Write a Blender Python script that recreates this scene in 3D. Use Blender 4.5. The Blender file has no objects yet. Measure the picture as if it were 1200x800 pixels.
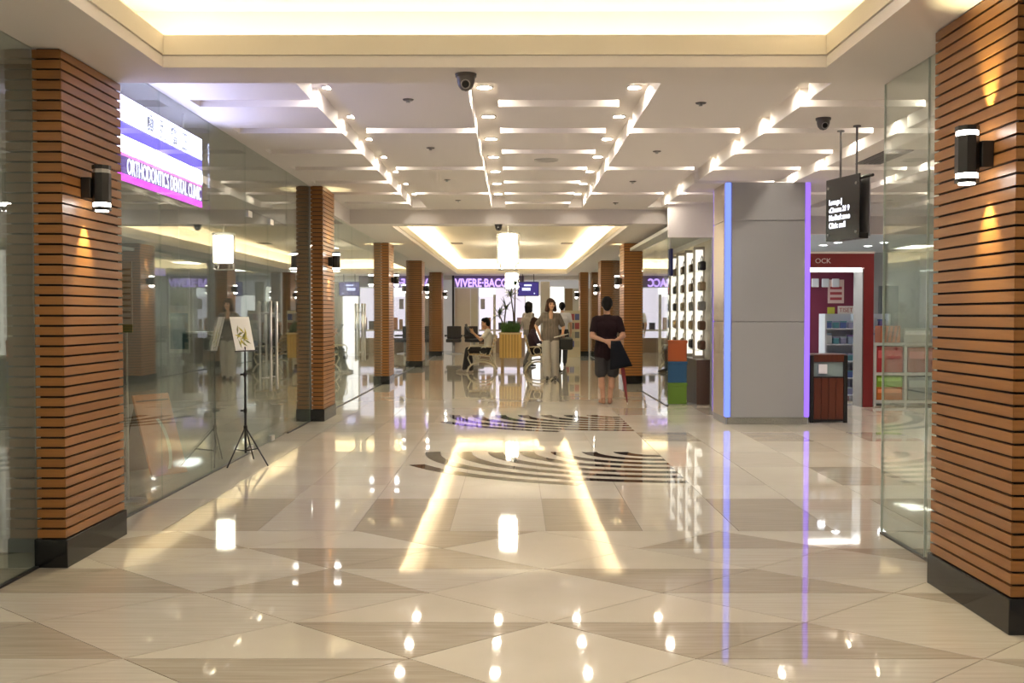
import bpy, bmesh, math, random
from mathutils import Vector, Matrix
random.seed(7)
R = math.radians
S = bpy.context.scene
COL = S.collection

# ---------------------------------------------------------------- camera
F = 1200.0; H = 1.40; PITCH = math.atan(31 / F)
cam = bpy.data.cameras.new('camera'); cam.sensor_width = 36; cam.lens = 36; cam.clip_start = .05; cam.clip_end = 200
camo = bpy.data.objects.new('camera', cam); COL.objects.link(camo)
camo.location = (0, 0, H); camo.rotation_euler = (R(90) - PITCH, 0, 2 / F)
S.camera = camo
# ---------------------------------------------------------------- world, exposure
W = bpy.data.worlds.new('world'); S.world = W; W.use_nodes = True
W.node_tree.nodes['Background'].inputs[0].default_value = (.95, .96, 1, 1)
W.node_tree.nodes['Background'].inputs[1].default_value = .12
S.view_settings.view_transform = 'Standard'; S.view_settings.look = 'None'
S.view_settings.gamma = 1; S.view_settings.use_curve_mapping = False
S.view_settings.exposure = 1.58
c = S.cycles
c.use_denoising = True; c.max_bounces = 7; c.diffuse_bounces = 4; c.glossy_bounces = 4
c.transparent_max_bounces = 16; c.sample_clamp_indirect = 4; c.caustics_reflective = False; c.caustics_refractive = False
# light strengths
K_COVE, K_COVE2, K_DISC, K_BULB, K_INT = 5.2, 26.0, 88.0, .14, 2.9

# ---------------------------------------------------------------- pixel -> point
def ray(x, y):
    d = Vector((x - 602, F, -(y - 369)))      # vanishing point of the corridor at (602, 369)
    return d / F
def on_y(x, y, Y): d = ray(x, y); return Vector((d.x * Y, Y, H + d.z * Y))
def on_z(x, y, Z=0): d = ray(x, y); t = (Z - H) / d.z; return Vector((d.x * t, t, Z))

# ---------------------------------------------------------------- materials
MATS = {}
def mat(name, col=(.8, .8, .8), rough=.5, metal=0, emit=None, es=0, spec=.5, coat=0, alpha=1, trans=0, var=0):
    if name in MATS: return MATS[name]
    m = bpy.data.materials.new(name); m.use_nodes = True
    b = m.node_tree.nodes['Principled BSDF']
    b.inputs['Base Color'].default_value = (*col, 1); b.inputs['Roughness'].default_value = rough
    b.inputs['Metallic'].default_value = metal; b.inputs['Specular IOR Level'].default_value = spec
    b.inputs['Coat Weight'].default_value = coat; b.inputs['Alpha'].default_value = alpha
    b.inputs['Transmission Weight'].default_value = trans
    if emit: b.inputs['Emission Color'].default_value = (*emit, 1); b.inputs['Emission Strength'].default_value = es
    if var:
        nt = m.node_tree
        n = nt.nodes.new('ShaderNodeTexNoise'); n.inputs['Scale'].default_value = 6; n.inputs['Detail'].default_value = 4
        mx = nt.nodes.new('ShaderNodeMix'); mx.data_type = 'RGBA'
        mx.inputs[6].default_value = (*[v * (1 - var) for v in col], 1); mx.inputs[7].default_value = (*[min(1, v * (1 + var)) for v in col], 1)
        tc = nt.nodes.new('ShaderNodeTexCoord'); nt.links.new(tc.outputs['Object'], n.inputs['Vector'])
        nt.links.new(n.outputs[0], mx.inputs[0]); nt.links.new(mx.outputs[2], b.inputs['Base Color'])
    MATS[name] = m
    return m
def emis(name, col, s):
    if name in MATS: return MATS[name]
    m = bpy.data.materials.new(name); m.use_nodes = True; nt = m.node_tree
    nt.nodes.remove(nt.nodes['Principled BSDF'])
    e = nt.nodes.new('ShaderNodeEmission'); e.inputs[0].default_value = (*col, 1); e.inputs[1].default_value = s
    nt.links.new(e.outputs[0], nt.nodes['Material Output'].inputs[0]); MATS[name] = m
    return m
def glass_mat(name, tint=(.93, .965, .95), boost=1.0):
    m = bpy.data.materials.new(name); m.use_nodes = True; nt = m.node_tree
    nt.nodes.remove(nt.nodes['Principled BSDF'])
    t = nt.nodes.new('ShaderNodeBsdfTransparent'); t.inputs[0].default_value = (*tint, 1)
    g = nt.nodes.new('ShaderNodeBsdfGlossy'); g.inputs['Roughness'].default_value = 0; g.inputs[0].default_value = (.95, .97, .96, 1)
    fr = nt.nodes.new('ShaderNodeFresnel'); ge = nt.nodes.new('ShaderNodeNewGeometry')
    io = nt.nodes.new('ShaderNodeMath'); io.operation = 'MULTIPLY_ADD'; io.inputs[1].default_value = 1 / 1.5 - 1.5; io.inputs[2].default_value = 1.5   # same reflectance on both faces of the thin pane
    nt.links.new(ge.outputs['Backfacing'], io.inputs[0]); nt.links.new(io.outputs[0], fr.inputs[0])
    mu = nt.nodes.new('ShaderNodeMath'); mu.operation = 'MULTIPLY'; mu.inputs[1].default_value = boost; mu.use_clamp = True
    mx = nt.nodes.new('ShaderNodeMixShader')
    nt.links.new(fr.outputs[0], mu.inputs[0]); nt.links.new(mu.outputs[0], mx.inputs[0])
    nt.links.new(t.outputs[0], mx.inputs[1]); nt.links.new(g.outputs[0], mx.inputs[2])
    nt.links.new(mx.outputs[0], nt.nodes['Material Output'].inputs[0]); MATS[name] = m
    return m
def wood_mat(name, c0, c1, rough=.35, scale=(2, 2, 30)):
    m = bpy.data.materials.new(name); m.use_nodes = True; nt = m.node_tree; b = nt.nodes['Principled BSDF']
    tc = nt.nodes.new('ShaderNodeTexCoord'); mp = nt.nodes.new('ShaderNodeMapping'); mp.inputs['Scale'].default_value = scale
    n = nt.nodes.new('ShaderNodeTexNoise'); n.inputs['Scale'].default_value = 3; n.inputs['Detail'].default_value = 5; n.inputs['Roughness'].default_value = .6
    oi = nt.nodes.new('ShaderNodeObjectInfo')
    ad = nt.nodes.new('ShaderNodeMath'); ad.operation = 'MULTIPLY_ADD'; ad.inputs[1].default_value = .35
    mx = nt.nodes.new('ShaderNodeMix'); mx.data_type = 'RGBA'; mx.inputs[6].default_value = (*c0, 1); mx.inputs[7].default_value = (*c1, 1)
    sb = nt.nodes.new('ShaderNodeMath'); sb.operation = 'SUBTRACT'; sb.inputs[1].default_value = .17; sb.use_clamp = True
    nt.links.new(tc.outputs['Object'], mp.inputs[0]); nt.links.new(mp.outputs[0], n.inputs['Vector'])
    nt.links.new(oi.outputs['Random'], ad.inputs[0]); nt.links.new(n.outputs[0], ad.inputs[2]); nt.links.new(ad.outputs[0], sb.inputs[0])
    nt.links.new(sb.outputs[0], mx.inputs[0]); nt.links.new(mx.outputs[2], b.inputs['Base Color'])
    b.inputs['Roughness'].default_value = rough; MATS[name] = m
    return m
def tile_mat(name, c0, c1, kind):
    """polished stone; kind 'plain' cloudy, 'vein' fine slanting travertine grain"""
    m = bpy.data.materials.new(name); m.use_nodes = True; nt = m.node_tree; b = nt.nodes['Principled BSDF']
    ge = nt.nodes.new('ShaderNodeNewGeometry'); mp = nt.nodes.new('ShaderNodeMapping')
    n = nt.nodes.new('ShaderNodeTexNoise'); n.inputs['Detail'].default_value = 5
    if kind == 'vein':
        mp.inputs['Rotation'].default_value = (0, 0, R(32)); mp.inputs['Scale'].default_value = (1.2, 22, 1); n.inputs['Scale'].default_value = 2.0
    else:
        mp.inputs['Scale'].default_value = (1, 1, 1); n.inputs['Scale'].default_value = 1.6
    cr = nt.nodes.new('ShaderNodeValToRGB'); cr.color_ramp.elements[0].position = .3; cr.color_ramp.elements[1].position = .7
    cr.color_ramp.elements[0].color = (*c0, 1); cr.color_ramp.elements[1].color = (*c1, 1)
    nt.links.new(ge.outputs['Position'], mp.inputs[0]); nt.links.new(mp.outputs[0], n.inputs['Vector'])
    nt.links.new(n.outputs[0], cr.inputs[0]); nt.links.new(cr.outputs[0], b.inputs['Base Color'])
    n2 = nt.nodes.new('ShaderNodeTexNoise'); n2.inputs['Scale'].default_value = 1.7; n2.inputs['Detail'].default_value = 1
    bp = nt.nodes.new('ShaderNodeBump'); bp.inputs['Strength'].default_value = .05; bp.inputs['Distance'].default_value = .02
    nt.links.new(ge.outputs['Position'], n2.inputs['Vector']); nt.links.new(n2.outputs[0], bp.inputs['Height']); nt.links.new(bp.outputs[0], b.inputs['Normal'])
    b.inputs['Roughness'].default_value = .035; b.inputs['Specular IOR Level'].default_value = .7; MATS[name] = m
    return m
CREAM = tile_mat('cream_stone', (.64, .585, .485), (.71, .655, .555), 'plain')
PINK = tile_mat('pale_veined_stone', (.57, .515, .43), (.65, .60, .515), 'vein')
BEIGE = tile_mat('beige_veined_stone', (.41, .355, .28), (.53, .465, .375), 'vein')
DARK = tile_mat('dark_brown_stone', (.035, .022, .014), (.06, .04, .03), 'plain')
GROUT = mat('grout', (.22, .19, .155), .7)
WOOD = wood_mat('cherry_slat', (.24, .098, .025), (.38, .168, .048), .38, (1.5, 1.5, 25))
OAK = wood_mat('golden_oak', (.56, .35, .08), (.74, .52, .17), .4, (25, 25, 1.5))
BINWOOD = wood_mat('bin_wood', (.06, .014, .008), (.14, .036, .016), .3, (30, 30, 1))
GLASS = glass_mat('storefront_glass', (.90, .945, .925), 1.35)
CLEAR = glass_mat('clear_glass', (.95, .965, .96), .9)
GEDGE = mat('glass_edge', (.70, .78, .75), .15, spec=.8)
PAINT = mat('ceiling_paint', (.80, .755, .735), .7)
TRAYP = mat('tray_paint', (.86, .80, .69), .7)
WALLG = mat('wall_grey', (.42, .42, .41), .7, var=.05)
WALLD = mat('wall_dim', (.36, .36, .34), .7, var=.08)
WALLW = mat('wall_white', (.78, .77, .75), .6)
BLACK = mat('black_metal', (.012, .011, .011), .35)
GRANITE = mat('black_granite', (.012, .012, .013), .12, var=.3)
CORE = mat('slat_backing', (.02, .012, .008), .8)
STEEL = mat('brushed_steel', (.62, .62, .62), .28, 1)
PANEL = mat('grey_aluminium_panel', (.36, .365, .39), .42, .25)
WARM = (1, .85, .58)

# ---------------------------------------------------------------- mesh builder
class MB:
    def __init__(s): s.v = []; s.f = []; s.m = []
    def add(s, vs, fs, mi=0):
        o = len(s.v); s.v += [tuple(v) for v in vs]; s.f += [tuple(i + o for i in f) for f in fs]; s.m += [mi] * len(fs); return s
    def box(s, x0, x1, y0, y1, z0, z1, mi=0, M=None):
        vs = [(x, y, z) for x in (x0, x1) for y in (y0, y1) for z in (z0, z1)]
        if M: vs = [M @ Vector(v) for v in vs]
        return s.add(vs, [(0, 1, 3, 2), (4, 6, 7, 5), (0, 4, 5, 1), (2, 3, 7, 6), (0, 2, 6, 4), (1, 5, 7, 3)], mi)
    def prism(s, poly, z0, z1, mi=0, M=None):
        n = len(poly); vs = [Vector((p[0], p[1], z0)) for p in poly] + [Vector((p[0], p[1], z1)) for p in poly]
        if M: vs = [M @ v for v in vs]
        return s.add(vs, [tuple(range(n))[::-1], tuple(range(n, 2 * n))] + [(i, (i + 1) % n, n + (i + 1) % n, n + i) for i in range(n)], mi)
    def cyl(s, a, b, r0, r1=None, n=14, mi=0, cap=True):
        r1 = r0 if r1 is None else r1; a = Vector(a); b = Vector(b); d = (b - a).normalized()
        u = d.orthogonal().normalized(); w = d.cross(u)
        ang = [2 * math.pi * i / n for i in range(n)]
        vs = [a + (u * math.cos(t) + w * math.sin(t)) * r0 for t in ang] + [b + (u * math.cos(t) + w * math.sin(t)) * r1 for t in ang]
        fs = [(i, (i + 1) % n, n + (i + 1) % n, n + i) for i in range(n)]
        if cap: fs += [tuple(range(n))[::-1], tuple(range(n, 2 * n))]
        return s.add(vs, fs, mi)
    def tube(s, pts, r, n=8, mi=0):
        pts = [Vector(p) for p in pts]; rs = r if isinstance(r, (list, tuple)) else [r] * len(pts)
        vs = []; fs = []; u = None
        for i, p in enumerate(pts):
            d = (pts[min(i + 1, len(pts) - 1)] - pts[max(i - 1, 0)]).normalized()
            u = d.orthogonal().normalized() if u is None else (u - d * u.dot(d)).normalized()
            w = d.cross(u)
            vs += [p + (u * math.cos(2 * math.pi * k / n) + w * math.sin(2 * math.pi * k / n)) * rs[i] for k in range(n)]
        for i in range(len(pts) - 1):
            for k in range(n): fs.append((i * n + k, i * n + (k + 1) % n, (i + 1) * n + (k + 1) % n, (i + 1) * n + k))
        fs += [tuple(range(n))[::-1], tuple(range((len(pts) - 1) * n, len(pts) * n))]
        return s.add(vs, fs, mi)
    def lathe(s, prof, c=(0, 0, 0), n=20, mi=0):
        vs = []; fs = []; m = len(prof)
        for k in range(n):
            t = 2 * math.pi * k / n
            vs += [(c[0] + r * math.cos(t), c[1] + r * math.sin(t), c[2] + z) for r, z in prof]
        for k in range(n):
            for j in range(m - 1):
                a = k * m + j; b = ((k + 1) % n) * m + j
                fs.append((a, b, b + 1, a + 1))
        return s.add(vs, fs, mi)
    def ball(s, c, r, nu=14, nv=9, mi=0, M=None):
        r = (r, r, r) if not isinstance(r, (tuple, list)) else r; c = Vector(c); vs = []; fs = []
        vs.append(Vector((0, 0, -r[2])))
        for j in range(1, nv):
            a = -math.pi / 2 + math.pi * j / nv
            vs += [Vector((r[0] * math.cos(a) * math.cos(2 * math.pi * i / nu), r[1] * math.cos(a) * math.sin(2 * math.pi * i / nu), r[2] * math.sin(a))) for i in range(nu)]
        vs.append(Vector((0, 0, r[2])))
        if M: vs = [M @ v for v in vs]
        vs = [v + c for v in vs]
        for i in range(nu):
            fs.append((0, 1 + (i + 1) % nu, 1 + i))
            for j in range(nv - 2):
                a = 1 + j * nu
                fs.append((a + i, a + (i + 1) % nu, a + nu + (i + 1) % nu, a + nu + i))
            fs.append((1 + (nv - 2) * nu + i, 1 + (nv - 2) * nu + (i + 1) % nu, len(vs) - 1))
        return s.add(vs, fs, mi)
    def mesh(s, name):
        me = bpy.data.meshes.new(name); me.from_pydata(s.v, [], s.f); me.update(); return me
    def build(s, name, mats, parent=None, smooth=False, bevel=0, loc=None):
        me = s.mesh(name)
        for q in (mats if isinstance(mats, (list, tuple)) else [mats]): me.materials.append(q)
        me.polygons.foreach_set('material_index', s.m)
        if smooth: me.polygons.foreach_set('use_smooth', [True] * len(me.polygons))
        bm = bmesh.new(); bm.from_mesh(me); bmesh.ops.recalc_face_normals(bm, faces=bm.faces); bm.to_mesh(me); bm.free()
        return link(name, me, parent, loc, bevel)
def link(name, me, parent=None, loc=None, bevel=0):
    o = bpy.data.objects.new(name, me); COL.objects.link(o)
    if parent: o.parent = parent
    if loc is not None: o.location = loc
    if bevel:
        b = o.modifiers.new('bevel', 'BEVEL'); b.width = bevel; b.segments = 2; b.limit_method = 'ANGLE'
    return o
def tag(o, label, cat, group=None):
    o['label'] = label; o['category'] = cat
    if group: o['group'] = group
    return o
def struct(o, label=None):
    o['kind'] = 'structure'
    if label: o['label'] = label
    return o
def empty(name, loc=(0, 0, 0), rz=0):
    o = bpy.data.objects.new(name, None); o.empty_display_size = .1; COL.objects.link(o); o.location = loc; o.rotation_euler = (0, 0, rz); return o
def thing(name, label, cat, loc=(0, 0, 0), rz=0, group=None): return tag(empty(name, loc, rz), label, cat, group)
def dup(root, loc=None, rz=None, label=None, group=None):
    r = root.copy(); COL.objects.link(r)
    if loc is not None: r.location = loc
    if rz is not None: r.rotation_euler = (0, 0, rz)
    if label: r['label'] = label
    if group: r['group'] = group
    for ch in list(root.children):
        cc = ch.copy(); COL.objects.link(cc); cc.parent = r
        for g in list(ch.children):
            d = g.copy(); COL.objects.link(d); d.parent = cc
    return r
def bx(name, m, x0, x1, y0, y1, z0, z1, parent=None, bevel=0): return MB().box(x0, x1, y0, y1, z0, z1).build(name, m, parent, bevel=bevel)
def text_mesh(name, txt, size, m, parent=None, M=None, ext=.004, sx=1, align='LEFT', bold=0.0):
    cu = bpy.data.curves.new(name, 'FONT'); cu.body = txt; cu.size = size; cu.extrude = ext; cu.align_x = align; cu.offset = bold; cu.resolution_u = 3
    t = bpy.data.objects.new('t', cu); COL.objects.link(t)
    dg = bpy.context.evaluated_depsgraph_get(); dg.update()
    me = bpy.data.meshes.new_from_object(t.evaluated_get(dg)); bpy.data.objects.remove(t)
    me.name = name; me.materials.clear(); me.materials.append(m)
    me.transform((M or Matrix()) @ Matrix.Diagonal((sx, 1, 1, 1)))
    return link(name, me, parent)
def lamp(kind, name, loc, energy, col=(1, 1, 1), parent=None, **kw):
    l = bpy.data.lights.new(name, kind); l.energy = energy; l.color = col
    rot = kw.pop('rot', None)
    for k, v in kw.items(): setattr(l, k, v)
    o = bpy.data.objects.new(name, l); COL.objects.link(o); o.location = loc
    if rot: o.rotation_euler = rot
    if parent: o.parent = parent
    return o

# ================================================================ STRUCTURE
CEIL = 3.09; SOF = 2.86; SOF2 = 2.86
GL = -2.68; GR = 2.36        # glass planes left and right
# ---- floor: base slab plus every tile that shows
floor = struct(MB().box(-7, 9.2, -3.2, 41, -.12, -.004).build('floor', GROUT), 'polished cream and beige stone tile floor of the corridor')
TX = [.21 + .625 * k for k in range(-5, 11)]      # joints across the corridor
RY = [6.61, 7.78, 8.40, 9.42, 10.45, 11.33, 12.20, 13.25, 14.30, 15.40, 16.50, 17.60]
G = .0022
def tile(poly, m):
    cx = sum(p[0] for p in poly) / len(poly); cy = sum(p[1] for p in poly) / len(poly)
    # inset every edge by the joint half width
    n = len(poly); pp = []
    for i in range(n):
        a, b, c2 = Vector(poly[i - 1]), Vector(poly[i]), Vector(poly[(i + 1) % n])
        e1 = (b - a).normalized(); e2 = (c2 - b).normalized(); n1 = Vector((-e1.y, e1.x)); n2 = Vector((-e2.y, e2.x))
        k = (n1 + n2) / max(.15, 1 + n1.dot(n2)); pp.append(b + k * G)
    pp = [(p.x - cx, p.y - cy) for p in pp]
    return MB().prism(pp, -.006, 0).build('floor_tile', m, floor, loc=(cx, cy, 0))
# diamond field in front
HX, HY, X0, Y0 = .585, .494, -2.18, 4.14
for k in range(-1, 9):
    for r in range(-6, 5):
        if (k + r) % 2: continue
        cx, cy = X0 + HX * k, Y0 + HY * r
        if cx > 2.6 and cy < 1.5: continue
        L_, T_, R_, B_ = (cx - HX, cy), (cx, cy + HY), (cx + HX, cy), (cx, cy - HY)
        if k % 3 == 1:
            tile([L_, B_, R_, T_], PINK if r % 2 else CREAM)
        else:
            ub = (k % 3 == 0)
            if (k, r) == (3, 1): ub = False
            if (k, r) == (2, 2): ub = True
            if k == 2 and r < 0 and (r // 2) % 2: ub = True
            tile([L_, R_, T_], BEIGE if ub else CREAM)
            if r > -6: tile([L_, B_, R_], PINK if ub else BEIGE)
# half row against the border joint, then the cross border
yb = Y0 + HY * 5
for k in range(-1, 9):
    if (k + 5) % 2 == 0:
        cx = X0 + HX * k
        tile([(cx - HX, yb), (cx, yb - HY), (cx + HX, yb)], BEIGE if k % 3 == 0 else CREAM)
for k in range(len(TX) - 1):
    for j in range(len(RY) - 1):
        med = -1.1 < TX[k] < 1.4 and (j in (2, 3, 6, 7))
        mm = CREAM
        if j == 0: mm = BEIGE if (k % 2 == 1) else PINK
        elif not med and (k * 7 + j * 3) % 5 == 0: mm = PINK
        elif TX[k] > 1.4 and j in (2, 5, 8) and k % 2: mm = BEIGE
        tile([(TX[k], RY[j]), (TX[k + 1], RY[j]), (TX[k + 1], RY[j + 1]), (TX[k], RY[j + 1])], mm)
def slab(x0, x1, y0, y1, m=CREAM):
    return MB().box(x0, x1, y0, y1, -.006, 0).build('floor_field', m, floor)
slab(-7, TX[0] - G, 6.61, 41); slab(-7, X0 - 2 * HX, -3.2, 6.6)
slab(TX[0], 9.2, 17.603, 41); slab(TX[-1] + G, 9.2, 6.61, 17.6); slab(X0 + 9 * HX, 9.2, -3.2, 6.6); slab(X0 - 2 * HX, X0 + 9 * HX, -3.2, Y0 - 7 * HY)
# striped inlay arcs
def arcs(cy):
    cx = 1.46; N = 22
    for i in range(9):
        ro = .10 + .262 * i; 
        if i == 0: continue
        ri = ro - .125
        po = []; pi_ = []
        for q in range(N + 1):
            a = math.pi / 2 * q / N          # 0: right end (tangent along x) ; 1: top edge
            po.append((cx - 1.22 * ro * math.sin(a), cy - ro * math.cos(a))); pi_.append((cx - 1.22 * ri * math.sin(a), cy - ri * math.cos(a)))
        mb = MB()
        for q in range(N):
            quad = [po[q], po[q + 1], pi_[q + 1], pi_[q]]
            if min(p[0] for p in quad) < -1.04 or min(p[1] for p in quad) < cy - 2.06: continue
            mb.prism([quad[0], quad[3], quad[2], quad[1]], -.001, .0012)
        if mb.f: mb.build('inlay_stripe', DARK, floor)
arcs(10.44); arcs(14.29)

# ---- ceiling
ceiling = struct(MB().box(-7, 9.2, 6.46, 17.6, 3.24, 3.34).build('ceiling', PAINT), 'white suspended ceiling with lit channels and cove trays')
def cpiece(name, x0, x1, y0, y1, z0, z1, m=PAINT): return bx(name, m, x0, x1, y0, y1, z0, z1, ceiling)
CX = [-1.48, -.235, .965, 2.21, 3.45, 4.69, 5.93]; CW = .11
CY = [8.30 + 1.21 * k for k in range(7)]; GW = .038
CH0, CH1 = 7.38, 16.15
cpiece('ceiling_panel', GL, 9.2, 6.49, CH0, CEIL, 3.24)
cpiece('ceiling_panel', GL, 9.2, CH1, 16.46, CEIL, 3.24)
xs = [GL] + [q for cx in CX for q in (cx - CW, cx + CW)] + [9.2]
for b in range(8):
    x0, x1 = xs[2 * b], xs[2 * b + 1]
    rows = CY if b in (0, 2, 4) else (CY[1::2] if b in (1, 3, 5) else CY)
    if b == 7: rows = []
    ys = [CH0] + [q for y in rows for q in (y - .20, y + .06)] + [CH1]
    gx0, gx1 = x0, x1
    if b == 0: gx0 = -2.55
    for i in range(0, len(ys), 2): cpiece('ceiling_panel', gx0, gx1, ys[i], ys[i + 1], CEIL, 3.24)
    if gx0 > x0: cpiece('ceiling_panel', x0, gx0, CH0, CH1, CEIL, 3.24)
    if gx1 < x1: cpiece('ceiling_panel', gx1, x1, CH0, CH1, CEIL, 3.24)
cpiece('ceiling_panel', 3.2, 9.2, 16.46, 17.6, CEIL, 3.24)
# dropped soffits around the two cove trays
def tray(x0, x1, y0, y1, z, ztop, X0_, X1_, Y0_, Y1_, label, lipled=.25):
    for a in ((X0_, X1_, Y0_, y0), (X0_, X1_, y1, Y1_), (X0_, x0, y0, y1), (x1, X1_, y0, y1)):
        cpiece('soffit', *a, z, z + .05)
    t = .035
    def ring(name, e, z0, z1, th, m):
        cpiece(name, x0 - e - th, x1 + e + th, y1 + e, y1 + e + th, z0, z1, m); cpiece(name, x0 - e - th, x1 + e + th, y0 - e - th, y0 - e, z0, z1, m)
        cpiece(name, x0 - e - th, x0 - e, y0 - e, y1 + e, z0, z1, m); cpiece(name, x1 + e, x1 + e + th, y0 - e, y1 + e, z0, z1, m)
    ring('cove_trim', -.006, z - .004, z + .058, t, PAINT)
    ring('cove_groove', .004, z + .058, z + .07, t, PAINT)
    ring('cove_lip', -.01, z + .07, z + .185, t, TRAYP)
    w = .23
    ring('cove_wall', w, z + .05, ztop, .03, TRAYP)
    cpiece('tray_ceiling', x0 - w - .03, x1 + w + .03, y0 - w - .03, y1 + w + .03, ztop, ztop + .03, TRAYP)
    g = thing('cove_light', label, 'cove light', ((x0 + x1) / 2, (y0 + y1) / 2, z + (.155 if y0 < 6 else .112))); cx, cy = g.location.x, g.location.y
    e = emis('led_warm', WARM, K_COVE) if y0 < 6 else emis('led_warm_long', WARM, K_COVE2); d = .06; h = .02
    for (a, b_, c_, d_) in ((x0 - d - .03, x1 + d + .03, y1 + d, y1 + d + .03), (x0 - d - .03, x1 + d + .03, y0 - d - .03, y0 - d), (x0 - d - .03, x0 - d, y0 - d, y1 + d), (x1 + d, x1 + d + .03, y0 - d, y1 + d)):
        MB().box(a - cx, b_ - cx, c_ - cy, d_ - cy, 0, h).build('led_strip', e, g)
tray(-2.07, 1.845, -2.4, 6.07, SOF, 3.25, -7, 9.2, -3.2, 6.44, 'warm cove light hidden in ceiling tray before the slotted ceiling')
cpiece('ceiling_fascia', -7, 9.2, 6.44, 6.49, SOF, 3.3)
tray(-2.0, 1.88, 16.85, 36.2, SOF2, 3.36, -2.9, 3.0, 16.5, 38.2, 'long warm cove light in ceiling tray above planter and benches')
cpiece('ceiling_fascia', -2.9, 3.0, 16.46, 16.5, SOF2, 3.36)

# ---- outer walls
def wall(name, x0, x1, y0, y1, z0, z1, m=WALLG): return struct(bx(name, m, x0, x1, y0, y1, z0, z1))
wall('wall_behind', -7, 9.2, -3.3, -3.2, 0, 3.4, WALLW)
wall('wall_left_shop', -3.9, -3.8, -3.2, 6.0, 0, SOF, WALLW)
wall('wall_left_divider', -7, -2.75, 6.0, 6.1, 0, 3.2, WALLG)
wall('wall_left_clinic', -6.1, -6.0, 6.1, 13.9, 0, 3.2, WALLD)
wall('wall_left_partition', -7, -2.78, 13.9, 14.0, 0, 3.2, WALLG)
wall('wall_left_salon', -6.6, -6.5, 14.0, 38, 0, 3.2, WALLW)
wall('wall_left_crosswall', -6.5, -2.75, 24.4, 24.5, 0, 3.2, WALLW)
wall('wall_right_near', 9.1, 9.2, -3.2, 24, 0, 3.4, WALLG)
wall('wall_right_corridor', 2.36, 2.46, -3.2, 4.4, 0, SOF, WALLG)
wall('wall_right_divider', 3.16, 3.26, 15.75, 22.9, 0, 3.2, WALLW)
wall('wall_right_shop', 3.26, 9.1, 23.0, 23.1, 0, 3.2, WALLG)
wall('wall_right_store', 6.0, 6.1, 23.1, 38, 0, 3.2, WALLW)
wall('wall_right_bulkhead', 2.36, 3.3, 15.65, 15.75, 2.58, 3.24, PAINT)
wall('wall_shop_bulkhead', 3.3, 9.1, 17.55, 17.65, 2.78, 3.24, PAINT)
struct(bx('ceiling_shop', mat('shop_ceiling', (.62, .66, .70), .6), 3.26, 9.1, 17.65, 23, 2.80, 2.86))
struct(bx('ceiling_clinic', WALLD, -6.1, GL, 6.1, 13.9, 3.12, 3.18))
struct(bx('ceiling_salon', WALLW, -6.6, -2.9, 14.0, 38.2, 2.95, 3.0))
struct(bx('ceiling_store', WALLW, 3.0, 6.1, 23.1, 38.2, 2.95, 3.0))
struct(bx('ceiling_store_front', WALLW, 2.36, 3.2, 15.75, 23.1, 2.70, 2.76))

# ================================================================ PILLARS, SCONCES
def pillar(x0, x1, y0, y1, ztop, label, single=True, side=None):
    cx, cy = (x0 + x1) / 2, (y0 + y1) / 2; hx, hy = (x1 - x0) / 2, (y1 - y0) / 2
    t = thing('wood_slat_pillar', label, 'pillar', (cx, cy, 0), group='wood slat pillars along the corridor')
    MB().box(-hx + .018, hx - .018, -hy + .018, hy - .018, .1, ztop).build('core', CORE, t)
    MB().box(-hx - .012, hx + .012, -hy - .012, hy + .012, 0, .16).build('plinth', GRANITE, t, bevel=.004)
    p = .0552; n = int((ztop - .163) / p); p = (ztop - .163) / n
    sm = MB().box(-hx, hx, -hy, hy, 0, p - .0115)
    if single:
        me = sm.mesh('slat'); me.materials.append(WOOD)
        for i in range(n): link('slat', me, t, (0, 0, .166 + p * i))
    else:
        mb = MB()
        for i in range(n): mb.box(-hx, hx, -hy, hy, .166 + p * i, .166 + p * i + p - .0115)
        o = mb.build('slats', WOOD, t); o['kind'] = 'stuff'
    if side:
        MB().box(-hx - side, -hx - .013, -hy + .02, -hy + .06, 0, ztop).build('side_panel', mat('grey_green_panel', (.36, .38, .34), .3), t)
    return t
def sconce(X, Y, Z, sgn, label, both=True, light=True, up=True):
    """sgn +1: wall is at -x side (left pillars); body stands off into the corridor"""
    t = thing('wall_sconce', label, 'wall lamp', (X, Y, Z), 0 if sgn > 0 else math.pi, group='black wall sconces on the pillars')
    MB().box(0, .055, -.04, .04, -.06, .06).build('bracket', BLACK, t, bevel=.004)
    oct_ = [(.105 + .05 * math.cos(R(22.5 + 45 * i)) * 1.05, .05 * math.sin(R(22.5 + 45 * i)) * 1.05) for i in range(8)]
    sm = [(.105 + (p[0] - .105) * .9, p[1] * .9) for p in oct_]
    MB().prism(oct_, -.085, .085).build('housing', BLACK, t)
    lit = emis('sconce_glow', (1, .93, .85), 9); off = mat('sconce_lens_off', (.5, .5, .48), .3)
    MB().prism(sm, .085, .108).build('light_ring', lit if both else off, t); MB().prism(oct_, .108, .13).build('cap', BLACK, t)
    MB().prism(sm, -.108, -.085).build('light_ring', lit, t)
    MB().prism(oct_, -.128, -.108).build('cap', BLACK, t)
    MB().cyl((.105, 0, -.129), (.105, 0, -.1335), .036).build('lens', lit, t)
    if light:
        e = 13
        lamp('SPOT', 'sconce_light', (.06, 0, -.14), e, (1, .86, .45), t, spot_size=R(62), spot_blend=1, shadow_soft_size=.01, rot=(0, R(8), 0))
        if both and up: lamp('SPOT', 'sconce_light', (.06, 0, .14), e, (1, .86, .45), t, spot_size=R(62), spot_blend=1, shadow_soft_size=.01, rot=(math.pi, R(-8), 0))
    return t
LP = [(5.64, 6.49), (13.44, 14.3), (20.7, 21.55), (27.5, 28.35), (35.0, 35.8)]
pillar(-2.64, -2.48, *LP[0], SOF, 'wood slat pillar beside the glowing dental clinic sign')
pillar(-2.66, -2.50, *LP[1], CEIL, 'wood slat pillar just past the glass clinic doors', True, .16)
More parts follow.
